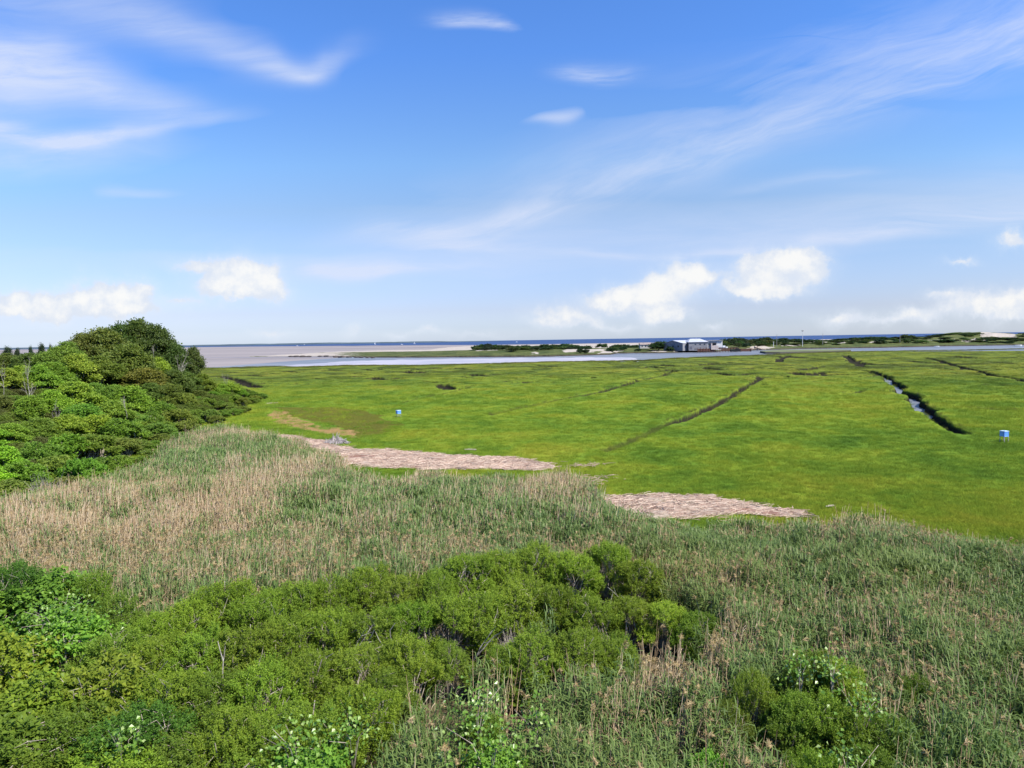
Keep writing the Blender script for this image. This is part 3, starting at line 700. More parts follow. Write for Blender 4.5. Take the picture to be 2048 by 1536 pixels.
def make_tree(rng, kind):
    """returns crown mesh builder, trunk mesh builder for a tree 10 m tall, crown about 4.5 m in radius"""
    cb, tb = MB(), MB(); blobs = []
    if kind == 'juniper':
        for i in range(9):
            z = 1.0 + i * .95; r = 2.1 * (1 - i / 10) ** .7 + .25
            a = rng.rand() * 6.28; blobs.append((.4 * math.cos(a), .4 * math.sin(a), z, r, .9))
        X = crown_clumps(rng, blobs, 300, 22, .55, .40, .16, up=.2, jitter=1.2, flat=1.2)
        tb.tube([(0, 0, -.5), (0.05, 0, 5), (0, 0.05, 9.6)], [.2, .14, .03], 6)
    else:
        nb = {'oak': 17, 'round': 13, 'loose': 12}[kind]; zlo = {'oak': 3.6, 'round': 3.0, 'loose': 3.2}[kind]
        for i in range(nb):
            a = i * 2.4 + rng.rand(); q = math.sqrt((i + .5) / nb)
            x, y = 3.3 * q * math.cos(a), 3.3 * q * math.sin(a)
            z = zlo + (8.4 - zlo) * (1 - q ** 2.2) * (.8 + .3 * rng.rand()) + rng.normal() * .25
            r = (1.75 if kind != 'loose' else 1.45) * (.75 + .5 * rng.rand())
            blobs.append((x, y, z, r, r * .72))
        blobs.append((0, 0, 8.55, 1.6, 1.25))
        n = {'oak': 620, 'round': 600, 'loose': 430}[kind]
        X = crown_clumps(rng, blobs, n, 24, .75, .34, .24)
        tb.tube([(0, 0, -1), (.1, .05, 1.5), (.05, -.05, 3.5), (.15, 0, 5.5)], [.36, .30, .24, .16], 7)
        for b in blobs[:: 2]:
            z0 = 1.8 + 2.6 * rng.rand(); e = np.array(b[:3]); s0 = np.array([.1, 0, z0]); mid = (s0 + e) / 2 + rng.normal(size=3) * .3 + np.array([0, 0, -.2])
            tb.tube([s0, mid, e], [.15, .10, .04], 5)
            for _ in range(3):
                q = e + rng.normal(size=3) * .9; tb.tube([mid * .4 + e * .6, q], [.05, .02], 3)
    P, A, N, L, W, v, C = X
    cb.leaves(P, A, N, L, W, v)
    return cb, tb

def make_bush(rng, kind):
    """bush 2.6 m tall, 1.4 m in radius: foliage builder, stem builder"""
    fb, sb = MB(), MB(); lumps = []
    nl = rng.randint(8, 12)
    for i in range(nl):
        a = i * 2.4 + rng.rand() * .8; q = math.sqrt((i + .3) / nl) * 1.0
        r = .40 + .2 * rng.rand()
        lumps.append((q * math.cos(a), q * math.sin(a), 2.12 - .95 * q ** 2 + rng.normal() * .14, r, r * .8))
    for i in range(3):
        a = i * 2.1 + rng.rand(); lumps.append((1.02 * math.cos(a), 1.02 * math.sin(a), .75 + .3 * rng.rand(), .42, .45))
    B = np.array(lumps)
    if kind == 'fine': nt, tw, lf, Ln, Wd = 560, 3, 21, .056, .026
    elif kind == 'mid': nt, tw, lf, Ln, Wd = 320, 3, 10, .17, .075   # seen from farther off: leaf sprays rather than leaves
    else: nt, tw, lf, Ln, Wd = 380, 2, 11, .115, .068
    TP, TA = [], []
    while len(TP) < nt:
        i = rng.randint(len(B)); b = B[i]; d = unit(rng.normal(size=3))
        if d[2] < -.3: continue
        c = b[:3] + d * b[[3, 3, 4]] * (.72 + .3 * rng.rand())
        dd = (((c - B[:, :3]) / B[:, [3, 3, 4]]) ** 2).sum(1)
        if (np.delete(dd, i) < .55).any(): continue
        TP.append(c); TA.append(unit(d * .75 + np.array([0, 0, .75]) + rng.normal(size=3) * .25))
    TP = np.array(TP); TA = np.array(TA)
    cv = rng.rand(nt)
    for k in range(tw):
        ax = unit(TA + rng.normal(size=TA.shape) * .33); ln = .30 + .34 * rng.rand(nt)
        base = TP - ax * ln[:, None] * .75
        for j in range(lf):
            f = (j + rng.rand(nt)) / lf
            P = base + ax * (ln * f)[:, None] * 1.1 + rng.normal(size=TP.shape) * .012
            A = ax * (.55 if kind == 'fine' else .3) + unit(rng.normal(size=TP.shape)) * (.75 if kind == 'fine' else .9)
            if kind == 'broad': A[:, 2] -= .25
            N = unit(np.array([0, 0, .9 if kind != 'mid' else .45]) + rng.normal(size=TP.shape) * .6 + TA * (.3 if kind != 'mid' else .5))
            s = .7 + .6 * rng.rand(nt)
            v = np.clip(.45 + (cv - .5) * .5 + rng.normal(size=nt) * .16 + .18 * (f - .5), 0, 1)
            fb.leaves(P, A, N, Ln * s, Wd * s, v)
    # stems
    roots = rng.normal(size=(9, 2)) * .22
    for b in B:
        r0 = roots[rng.randint(9)]
        for _ in range(4):
            s0 = np.array([r0[0], r0[1], -.25]); e = b[:3] + rng.normal(size=3) * .15; m = (s0 + e) / 2 + rng.normal(size=3) * .16; m[2] += .1
            sb.tube([s0, m, e], [.026, .02, .012], 5, cap=False)
            for i in rng.choice(nt, 7):
                if np.linalg.norm(TP[i] - e) < .8: sb.tube([m * .35 + e * .65, (e + TP[i]) / 2 + rng.normal(size=3) * .05, TP[i]], [.012, .008, .004], 3, cap=False)
    return fb, sb

def make_snag(rng, spread=.5):
    b = MB()
    def grow(p, d, L, r, lvl):
        n = 4; pts = [p]; 
        for i in range(n):
            d = unit(d + rng.normal(size=3) * .18 + np.array([0, 0, .06])); pts.append(pts[-1] + d * L / n)
        b.tube(pts, np.linspace(r, r * .5, n + 1), 6 if lvl == 0 else 4)
        if lvl < 3:
            for k in range(rng.randint(3, 5) if lvl else 5):
                q = pts[rng.randint(1 + (lvl == 0), n + 1)]
                grow(q, unit(d + rng.normal(size=3) * spread * 1.2 + np.array([0, 0, .15])), L * (.5 + .2 * rng.rand()), r * .5, lvl + 1)
    grow(np.array([0, 0, -.5]), np.array([0.12, 0, 1.0]), 5.0, .13, 0)
    return b

def make_dead_bush(rng):
    b = MB()
    for i in range(150):
        a = rng.rand() * 6.28; q = rng.rand() ** .5 * .25
        s0 = np.array([q * math.cos(a), q * math.sin(a), -.2]); d = unit(np.array([math.cos(a) * .9, math.sin(a) * .9, .35 + rng.rand()]))
        L = 1.0 + rng.rand() * .7; m = s0 + d * L * .55 + rng.normal(size=3) * .08; e = s0 + d * L + rng.normal(size=3) * .16
        b.tube([s0, m, e], [.02, .013, .006], 3, cap=False)
        for _ in range(3): b.tube([m * .5 + e * .5, e + rng.normal(size=3) * .25], [.009, .005], 3, cap=False)
    return b

# ------------------------------------------------------------------ growth prototypes
def strip(b, pts, w, side, v, mi=0):
    pts = np.asarray(pts, float); n = len(pts); w = np.asarray(w)[:, None]
    V = np.concatenate([pts - side * w / 2, pts + side * w / 2])
    b.add(V, [[i, i + 1, n + i + 1, n + i] for i in range(n - 1)], v=v, mi=mi)
def reed_live(rng, wf=1.0, ns=15, rad=.55):   # wf: stoutness
    b = MB()
    for _ in range(ns):
        a = rng.rand() * 6.28; q = rad * rng.rand() ** .5; h = 1.55 + .75 * rng.rand(); ln = rng.normal(size=2) * .12 + np.array([.05, .03])
        p0 = np.array([q * math.cos(a), q * math.sin(a), 0]); top = p0 + np.array([ln[0], ln[1], h]); v0 = np.clip(.5 + rng.normal() * .22, 0, 1)
        b.tube([p0, (p0 + top) / 2, top], [.006 * wf, .005 * wf, .003 * wf], 3, v=min(1, v0 + .15), cap=False)
        nl = 9
        for j in range(nl):
            f = .25 + .75 * j / (nl - 1); p = p0 + (top - p0) * f; th = j * 2.6 + rng.rand() * 1.2
            d = np.array([math.cos(th), math.sin(th), 0]) + np.array([.35, .1, 0]); d = unit(d); L = (.36 + .26 * rng.rand()) * (1.0 if j < nl - 1 else .8)
            lean = .55 + .5 * rng.rand() if j < nl - 2 else .25
            p1 = p + (d * lean + np.array([0, 0, 1.0])) / math.hypot(lean, 1) * L * .5
            p2 = p1 + unit(d * (lean + .45) + np.array([0, 0, .55 - .7 * rng.rand()])) * L * .5
            sd = unit(np.cross(d, [0, 0, 1.0]) + rng.normal(size=3) * .25)
            strip(b, [p, p1, p2], [.018 * wf, .026 * wf, .004 * wf], sd, np.clip(v0 + rng.normal() * .15, 0, 1))
    return b
def reed_dead(rng, wf=1.0, ns=19, rad=.6, plume=.11, pl=1.0):
    b = MB()
    for _ in range(ns):
        a = rng.rand() * 6.28; q = rad * rng.rand() ** .5; h = 1.5 + 1.15 * rng.rand(); ln = rng.normal(size=2) * .2
        if rng.rand() < .08: ln *= 3; h *= .7
        p0 = np.array([q * math.cos(a), q * math.sin(a), 0]); top = p0 + np.array([ln[0], ln[1], h]); v0 = rng.rand()
        mid = (p0 + top) / 2 - np.array([ln[0], ln[1], 0]) * .12
        b.tube([p0, mid, top], [.0075 * wf, .006 * wf, .0035 * wf], 3, v=v0, cap=False)
        for j in range(3):                      # torn leaf sheaths
            p = p0 + (top - p0) * (.3 + .6 * rng.rand()); d = unit(rng.normal(size=3) + np.array([0, 0, .2])); L = .18 + .16 * rng.rand()
            strip(b, [p, p + d * L * .6, p + d * L - np.array([0, 0, .07])], [.012 * wf, .012 * wf, .003], unit(np.cross(d, [0.3, .2, 1])), np.clip(v0 + .1, 0, 1))
        if rng.rand() < plume:
            az = .4 + rng.normal() * .8; d = np.array([math.cos(az), math.sin(az), 0])
            n = int(30 * pl); tt = rng.rand(n)
            P = top + np.outer(tt, d * .12 + np.array([0, 0, .16])) - np.outer(tt ** 2, [0, 0, .07])
            A = d * .8 + rng.normal(size=(n, 3)) * .45 + np.array([0, 0, .35]); A[:, 2] -= tt * .5
            b.leaves(P, A, unit(rng.normal(size=(n, 3))), (.10 + .09 * rng.rand(n)), .02 * max(1, wf * .8), rng.rand(n), mi=1)
    return b
def grass_tuft(rng, n=46, h=.38, rad=.42, w=.012):
    b = MB()
    for _ in range(n):
        a = rng.rand() * 6.28; q = rad * rng.rand() ** .5; hh = h * (.6 + .6 * rng.rand()); d = np.array([rng.normal() * .35 + .25, rng.normal() * .35, 0]) * hh
        p0 = np.array([q * math.cos(a), q * math.sin(a), -.02]); p1 = p0 + d * .35 + np.array([0, 0, hh * .6]); p2 = p0 + d + np.array([0, 0, hh])
        th = rng.rand() * 3.14; sd = np.array([math.cos(th), math.sin(th), 0])
        strip(b, [p0, p1, p2], [w, w * .8, w * .15], sd, rng.rand())
    return b
def straw(rng, n=60):
    b = MB()
    for _ in range(n):
        c = np.array([rng.normal() * .6, rng.normal() * .6, .03 + .12 * rng.rand()]); th = rng.normal() * .8 + .3; L = .5 + .9 * rng.rand()
        d = np.array([math.cos(th), math.sin(th), rng.normal() * .06]) * L / 2
        b.tube([c - d, c + rng.normal(size=3) * .02, c + d], .012 + .01 * rng.rand(), 3, v=rng.rand(), cap=False)
    return b

# ------------------------------------------------------------------ materials for growth and made things
M_LEAF = leaf_mat('tree leaves', (0.62, 0.66, 0.55), (1.0, 1.0, 1.0), (1.45, 1.30, 1.25))
M_BARK = simple_mat('bark', (0.16, 0.14, 0.12), (0.09, 0.075, 0.06), .9, 3)
M_STEM = simple_mat('bush stems', (0.34, 0.29, 0.235), (0.20, 0.165, 0.13), .9, 5)
M_BARE = simple_mat('weathered bare wood', (0.30, 0.27, 0.23), (0.19, 0.165, 0.14), .85, 3)
M_REED = leaf_mat('reed leaves', (0.050, 0.092, 0.022), (0.098, 0.155, 0.038), (0.165, 0.215, 0.068), .28, False, tint=(0.13, 0.165, 0.04))
M_DEAD = leaf_mat('dead reed stems', (0.17, 0.115, 0.065), (0.33, 0.245, 0.150), (0.52, 0.42, 0.29), .12, False, .8, .06, tint=(0.30, 0.20, 0.11))
M_PLUME = leaf_mat('reed plumes', (0.22, 0.145, 0.065), (0.35, 0.255, 0.13), (0.48, 0.39, 0.24), .3, False, .8, .05)
M_STRAW = leaf_mat('straw', (0.22, 0.130, 0.095), (0.37, 0.265, 0.205), (0.50, 0.40, 0.32), .05, False, .8, .1)
M_VINE = leaf_mat('vine leaves', (0.085, 0.17, 0.018), (0.15, 0.26, 0.03), (0.32, 0.40, 0.14), .35, False, .35, .5)
def grass_mat():
    m, t, b = new_mat('marsh grass'); p = t.pos()
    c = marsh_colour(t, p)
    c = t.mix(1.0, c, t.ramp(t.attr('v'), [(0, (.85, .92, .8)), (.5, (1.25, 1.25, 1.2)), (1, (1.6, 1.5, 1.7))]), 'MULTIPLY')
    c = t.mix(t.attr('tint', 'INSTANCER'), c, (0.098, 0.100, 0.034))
    t.put(b.inputs['Base Color'], c); b.inputs['Roughness'].default_value = .7; b.inputs['Specular IOR Level'].default_value = .04
    gn = t.new('ShaderNodeNewGeometry').outputs['Normal']
    t.put(b.inputs['Normal'], t.vm('NORMALIZE', t.vm('ADD', t.vm('MULTIPLY', gn, (.5, .5, .5)), (0, 0, .9))))   # normals bent skyward so upright blades shade brighter
    tr = t.new('ShaderNodeBsdfTranslucent'); t.put(tr.inputs['Color'], c)
    mx = t.new('ShaderNodeMixShader'); mx.inputs[0].default_value = .25
    L = m.node_tree.links; L.new(b.outputs[0], mx.inputs[1]); L.new(tr.outputs[0], mx.inputs[2]); L.new(mx.outputs[0], m.node_tree.nodes['Material Output'].inputs[0])
    return m
M_GRASS = grass_mat()

def screen_pts(rng, n, x0, x1, y0, y1, z=0.0):
    """random ground points, spread evenly over what the eye sees"""
    px = rng.uniform(x0, x1, n); py = rng.uniform(y0, y1, n)
    d = _f[None] * F + _r[None] * (px - 1024)[:, None] - _u[None] * (py - 768)[:, None]
    t = (z - H) / d[:, 2]; ok = (d[:, 2] < 0)
    return (d * t[:, None])[ok][:, :2]

# ------------------------------------------------------------------ bushes of the foreground thicket: (x, y of the top, half width, kind, hue, height)
G1 = (0.156, 0.236, 0.022); G2 = (0.172, 0.242, 0.024); G3 = (0.132, 0.206, 0.023); Y1 = (0.165, 0.232, 0.022); Y2 = (0.195, 0.240, 0.024); B1 = (0.141, 0.269, 0.031); D1 = (0.079, 0.160, 0.020)
BUSH = {
 'at the thicket back edge': [(-60, 1150, 90, 'broad', B1, 3.2), (30, 1128, 70, 'fine', D1, 3.4), (105, 1135, 85, 'broad', B1, 3.2), (168, 1150, 55, 'fine', G3, 2.9), (235, 1190, 62, 'fine', G3, 2.7), (300, 1225, 60, 'fine', G1, 2.5), (385, 1200, 65, 'fine', G1, 2.5), (455, 1163, 75, 'fine', G1, 2.7), (540, 1185, 66, 'fine', G1, 2.6), (600, 1165, 66, 'fine', G2, 2.6), (665, 1152, 60, 'fine', G2, 2.5), (735, 1133, 66, 'fine', G1, 2.6), (800, 1150, 55, 'fine', G2, 2.4), (870, 1140, 50, 'fine', G1, 2.4), (930, 1112, 66, 'fine', G1, 2.6), (1000, 1105, 52, 'fine', G2, 2.5), (1068, 1085, 62, 'fine', G2, 2.7), (1135, 1100, 55, 'fine', G2, 2.5), (1212, 1085, 60, 'fine', G1, 2.7), (1275, 1120, 52, 'fine', G2, 2.2)],
 'in the thicket second row': [(20, 1265, 85, 'broad', Y2, 3.0), (130, 1225, 90, 'broad', B1, 3.0), (230, 1265, 80, 'fine', G3, 2.6), (320, 1275, 75, 'fine', G1, 2.5), (405, 1265, 80, 'fine', G1, 2.5), (495, 1250, 75, 'fine', G2, 2.6), (570, 1240, 72, 'fine', G1, 2.5), (650, 1225, 75, 'fine', G1, 2.5), (735, 1215, 80, 'fine', G2, 2.5), (820, 1205, 70, 'fine', G1, 2.4), (890, 1190, 66, 'fine', G1, 2.4), (960, 1185, 66, 'fine', G2, 2.4), (1035, 1165, 75, 'fine', G2, 2.4), (1110, 1180, 66, 'fine', G1, 2.3), (1180, 1190, 66, 'fine', G1, 2.3), (1255, 1195, 60, 'fine', G2, 2.0), (1325, 1205, 52, 'fine', G2, 1.9), (1395, 1225, 50, 'fine', G1, 1.8)],
 'in the thicket third row': [(60, 1350, 105, 'broad', Y1, 2.9), (190, 1330, 100, 'broad', Y1, 2.8), (310, 1345, 95, 'mixed', Y1, 2.6), (425, 1350, 85, 'fine', G3, 2.4), (530, 1335, 85, 'fine', G1, 2.5), (630, 1310, 85, 'fine', G1, 2.5), (725, 1300, 80, 'fine', G1, 2.4), (815, 1285, 75, 'fine', G2, 2.4), (900, 1285, 50, 'fine', G3, 1.9), (1000, 1290, 40, 'fine', G1, 2.0), (1070, 1262, 72, 'fine', G1, 2.3), (1150, 1262, 66, 'fine', G1, 2.2), (1230, 1270, 52, 'fine', G1, 1.9)],
 'in the thicket front row': [(10, 1440, 125, 'broad', G3, 2.6), (130, 1420, 120, 'fine', G3, 2.6), (255, 1425, 110, 'mixed', D1, 2.5), (350, 1480, 95, 'fine', G3, 2.1), (440, 1430, 85, 'fine', G1, 2.4), (530, 1440, 90, 'fine', G1, 2.4), (625, 1405, 90, 'fine', G1, 2.5), (715, 1385, 85, 'fine', G1, 2.4), (770, 1345, 60, 'fine', G3, 2.1), (60, 1530, 130, 'fine', G3, 2.3), (220, 1525, 120, 'fine', G1, 2.3), (480, 1525, 110, 'fine', G1, 2.2), (620, 1500, 100, 'broad', B1, 2.2), (960, 1425, 55, 'fine', G3, 2.0), (985, 1495, 85, 'broad', B1, 2.1)],
 'in the lower right bush clump': [(1495, 1346, 48, 'fine', G1, 2.4), (1590, 1306, 45, 'fine', G3, 2.4), (1645, 1308, 54, 'fine', G1, 2.5), (1695, 1333, 49, 'fine', G2, 2.4), (1475, 1413, 45, 'fine', G3, 1.9), (1590, 1383, 59, 'fine', G3, 2.3), (1660, 1393, 61, 'fine', G1, 2.4), (1705, 1413, 59, 'fine', Y1, 2.3), (1790, 1428, 61, 'fine', G3, 2.1), (1560, 1418, 45, 'fine', G3, 1.9), (1840, 1353, 34, 'fine', G3, 2.0), (1630, 1498, 59, 'fine', G1, 2.3), (1735, 1488, 54, 'fine', G3, 2.0), (1420, 1498, 45, 'broad', B1, 1.8)],
}
BUSH_AT = []
def build_bushes():
    rng = np.random.RandomState(11); kinds = {}
    for kind, n in (('fine', 6), ('broad', 4)):
        kinds[kind] = []
        for i in range(n):
            f, s = make_bush(rng, kind)
            kinds[kind].append((f.mesh('bush_foliage', M_LEAF), s.mesh('bush_stems', M_STEM)))
    hue = {'fine': 'fine-leaved green', 'broad': 'broad-leaved', 'mixed': 'yellowing'}
    cnt = 0
    for where, lst in BUSH.items():
        for i, (px, py, hw, kind, colr, h) in enumerate(sorted(lst, key=lambda q: q[0])):
            p = at(px, py, h); d = math.hypot(p[1], math.hypot(p[0], H - h)); r = hw / F * d
            k = kinds['fine' if kind == 'mixed' else kind]; f, s = k[cnt % len(k)]; cnt += 1
            root = link('bush', None, None, (p[0], p[1], float(hill(p[0], p[1]))))
            root.rotation_euler = (rng.normal() * .09, rng.normal() * .09, rng.rand() * 6.28)
            root.scale = (r / 1.35, r / 1.35 * (1.0 + .2 * rng.rand()), h / 2.55)
            a = link('foliage', f, root); b = link('stems', s, root)
            j = 1 + rng.normal() * .10 + rng.normal(size=3) * .03; a.color = (*(np.array(colr) * j), 1)
            word = {Y1: 'yellow-green', Y2: 'pale yellow-green', B1: 'bright green', D1: 'dark green'}.get(colr, 'green')
            txt = {'fine': 'fine-leaved', 'broad': 'broad-leaved', 'mixed': 'mottled'}[kind]
            tag(root, '%s %s bush, %s from left %s' % (txt, word, ordinal(i), where), 'bush', 'bushes ' + where)
            BUSH_AT.append((p[0], p[1], r, h))
    # dead twiggy tangles inside the thicket
    db = [make_dead_bush(rng).mesh('dead_twigs', M_BARE) for _ in range(2)]
    for i, (px, py, hw, h, lab) in enumerate([(640, 1255, 55, 1.9, 'bare grey tangle of twigs below the back edge of the foreground thicket, left of centre'), (410, 1400, 60, 1.6, 'bare brown twig tangle beside the dark gap in the front of the thicket'), (890, 1230, 55, 1.7, 'bare grey twigs in the hollow in the middle of the thicket'), (630, 1330, 55, 1.7, 'pale crooked twig tangle under the bushes left of the thicket centre'),
                                       (1040, 1240, 45, 1.7, 'bare twigs showing between the bushes at the right of the thicket'), (95, 948, 34, 2.6, 'grey leafless bush at the foot of the wooded slope above the tan reeds')]):
        p = at(px, py, h); d = p[1]; r = hw / F * d * 1.1
        o = link('dead_bush', db[i % 2], None, (p[0], p[1], float(hill(p[0], p[1]))))
        o.scale = (r / 1.5, r / 1.5, h / 1.5); o.rotation_euler = (0, 0, rng.rand() * 6)
        tag(o, lab, 'dead bush', 'dead twiggy bushes')
    # vines with big pale leaves climbing over the bushes
    spots = [(600, 1475, 60, 2.6, 'pale-leaved vine climbing over the bushes at the bottom left of centre'), (955, 1395, 45, 2.6, 'bright pale-leaved vine on the small bush among the reeds at bottom centre'), (980, 1470, 90, 2.55, 'large-leaved yellow-green vine spread over the bush at bottom centre'), (1075, 1430, 36, 2.1, 'thin vine strung over the reeds right of bottom centre'), (705, 1450, 45, 2.3, 'vine with pale leaves at the right end of the front bushes'),
             (1600, 1325, 28, 2.6, 'vine with whitish leaves over the left top of the lower right bushes'), (1665, 1330, 28, 2.6, 'pale vine on the crown of the tallest lower right bush'), (1720, 1400, 40, 2.45, 'pale vine trailing down the right side of the lower right bushes'), (1700, 1520, 45, 2.2, 'vine at the bottom edge below the lower right bushes'), (245, 1475, 28, 2.5, 'small cluster of light green vine leaves at the bottom left'), (120, 1215, 70, 3.1, 'bright vine leaves over the broad-leaved bush at the left edge')]
    for px, py, hw, h, lab in spots:
        p = at(px, py, h); r = hw / F * np.linalg.norm(p - np.array([0, 0, H])); n = int(130 * (r / .7) ** 1.2) + 40
        b = MB()
        q = rng.normal(size=(n, 3)) * np.array([r * .55, r * .55, .28]); q[:, 2] -= .35 * (q[:, 0] ** 2 + q[:, 1] ** 2) / r
        A = rng.normal(size=(n, 3)); A[:, 2] = -.4
        b.leaves(q, A, unit(np.array([.25, -.25, .8]) + rng.normal(size=(n, 3)) * .45), .085 + .045 * rng.rand(n), .075 + .04 * rng.rand(n), np.clip(rng.rand(n) ** 2.0, 0, 1), .1)
        root = link('vine', b.mesh('vine_leaves', M_VINE), None, (p[0], p[1], h))
        s = MB()
        for _ in range(5):
            e = rng.normal(size=3) * np.array([r * .6, r * .6, .15]); s.tube([(0, 0, -1.2), e * .4 + np.array([0, 0, -.3]), e], [.012, .009, .005], 3, cap=False)
        link('stem', s.mesh('vine_stem', M_STEM), root)
        tag(root, lab, 'vine', 'vines over the foreground bushes')
    # pale bare branches leaning out of the thicket
    for i, (px, py, h, tilt, lab) in enumerate([(275, 1400, 2.2, .7, 'pale straight dead branch leaning in the front of the thicket at left'), (455, 1320, 2.3, -.5, 'pair of curved pale dead branches in the middle of the left thicket'), (610, 1290, 2.3, .4, 'white crooked dead branch among the bushes left of centre'), (700, 1245, 2.4, .2, 'thin white dead branch standing at the thicket centre'), (70, 1480, 1.9, .8, 'grey dead branch low in the bottom left corner'), (1265, 1165, 2.2, -.5, 'small white forked dead twig near the right end of the thicket'), (560, 1200, 2.3, .3, 'grey dead stem between the back edge bushes left of centre'), (800, 1265, 2.1, -.3, 'thin pale dead branch in the right middle of the thicket'), (945, 1250, 2.1, .6, 'leaning pale dead branch above the reeds right of the thicket middle'), (340, 1330, 2.1, -.7, 'arching grey dead branch in the left middle of the thicket'), (520, 1395, 2.0, .9, 'low grey dead branch lying across the front bushes'), (165, 1385, 2.2, .2, 'short pale dead stem standing in the yellowish bushes at left')]):
        p = at(px, py, h); b = MB(); L = 1.9
        for k in range(3):
            d = unit(np.array([math.sin(tilt + rng.normal() * .3), rng.normal() * .2 - .25, .8])); pts = [np.zeros(3)]
            for _ in range(6): d = unit(d + rng.normal(size=3) * .16); pts.append(pts[-1] + d * L / 6 * (1 - .15 * k))
            b.tube(pts, np.linspace(.026, .01, 7) * (1 - .2 * k), 5)
            q = pts[4]; b.tube([q, q + rng.normal(size=3) * .25 + np.array([0, 0, .2])], [.012, .005], 4)
        o = link('dead_branch', b.mesh('dead_branch', M_BARE), None, (p[0], p[1], h - 1.3)); tag(o, lab, 'branch', 'dead branches in the thicket')

# ------------------------------------------------------------------ wooded slope at the left: (x, y of the top, half width, depth, kind)
WOOD = {
 'along the wooded slope skyline': [(272, 642, 52, 153, 'oak', 'o'), (318, 660, 46, 152, 'oak', 'o'), (352, 690, 36, 151, 'oak', 'o'), (385, 694, 26, 152, 'loose', 'o'), (238, 648, 42, 150, 'oak', 'o'), (203, 655, 56, 139, 'round', 'b'), (163, 668, 42, 136, 'round', 'b'), (133, 684, 40, 126, 'round', 'm'), (92, 703, 32, 122, 'round', 'm'), (55, 706, 34, 124, 'round', 'd'), (15, 706, 32, 126, 'round', 'd'), (-40, 700, 40, 126, 'round', 'd')],
 'in the slope upper row': [(250, 690, 56, 128, 'round', 'b'), (198, 712, 50, 121, 'round', 'b'), (318, 715, 27, 136, 'round', 'l'), (152, 708, 45, 115, 'loose', 'l'), (105, 724, 45, 110, 'round', 'm'), (60, 730, 52, 106, 'loose', 'l'), (10, 735, 42, 100, 'loose', 'l'), (290, 735, 48, 124, 'round', 'b'), (345, 740, 40, 130, 'round', 'd'), (372, 745, 34, 141, 'loose', 'd'), (405, 748, 30, 144, 'loose', 'm'), (432, 765, 28, 147, 'loose', 'l'), (-40, 735, 45, 102, 'round', 'm')],
 'in the slope middle row': [(318, 762, 48, 120, 'round', 'd'), (262, 772, 50, 102, 'loose', 'l'), (205, 764, 52, 104, 'round', 'm'), (150, 762, 55, 95, 'loose', 'l'), (100, 780, 45, 90, 'loose', 'l'), (40, 786, 52, 88, 'round', 'm'), (225, 800, 48, 88, 'loose', 'l'), (165, 806, 46, 84, 'round', 'm'), (0, 790, 40, 84, 'round', 'd'), (385, 775, 36, 132, 'round', 'd')],
 'in the slope lower row': [(18, 846, 44, 70, 'loose', 'l'), (75, 835, 50, 74, 'round', 'm'), (130, 828, 46, 77, 'loose', 'l'), (8, 890, 48, 57, 'loose', 'B'), (-30, 850, 50, 68, 'loose', 'l'), (-20, 930, 50, 52, 'loose', 'B')],
}
SHRUB = {
 'at the slope far end': [(455, 766, 30, 146, 'l'), (490, 776, 27, 147, 'm'), (515, 790, 18, 147, 's'), (425, 779, 36, 140, 'm'), (470, 789, 32, 137, 's'), (395, 791, 37, 128, 'm'), (350, 786, 39, 118, 's'), (440, 799, 32, 126, 's')],
 'halfway down the wooded slope': [(300, 800, 46, 104, 'm'), (280, 822, 44, 92, 's'), (340, 815, 46, 100, 's'), (395, 818, 44, 108, 's'), (240, 838, 46, 80, 'm'), (190, 832, 46, 80, 'l'), (300, 842, 46, 86, 's'), (350, 842, 42, 91, 's'), (410, 838, 38, 104, 's'), (450, 832, 36, 114, 's'), (500, 812, 24, 138, 's'), (480, 832, 26, 121, 's')],
 'along the foot of the wooded slope': [(75, 885, 46, 63, 'm'), (130, 872, 46, 68, 'm'), (185, 872, 46, 70, 'm'), (240, 872, 46, 74, 's'), (292, 878, 42, 77, 's'), (340, 872, 36, 83, 's'), (45, 925, 46, 56, 'm'), (105, 915, 46, 59, 's'), (160, 915, 44, 61, 'm'), (215, 912, 42, 63, 'm'), (262, 910, 40, 67, 'm'), (310, 905, 30, 71, 's'), (20, 962, 44, 50, 's'), (70, 965, 36, 51, 's'), (145, 955, 40, 54, 's'), (195, 945, 40, 57, 'm'), (240, 940, 32, 60, 's'), (-30, 965, 50, 49, 's')],
}
HUES = {'o': (0.059, 0.100, 0.020), 'b': (0.112, 0.140, 0.026), 'm': (0.130, 0.215, 0.026), 'd': (0.095, 0.141, 0.026), 'l': (0.179, 0.282, 0.028), 'B': (0.211, 0.346, 0.026), 's': (0.155, 0.220, 0.036)}
HWORD = {'o': 'dark green', 'b': 'olive brown', 'm': 'mid green', 'd': 'deep green', 'l': 'bright green', 'B': 'vivid green', 's': 'greyish green'}
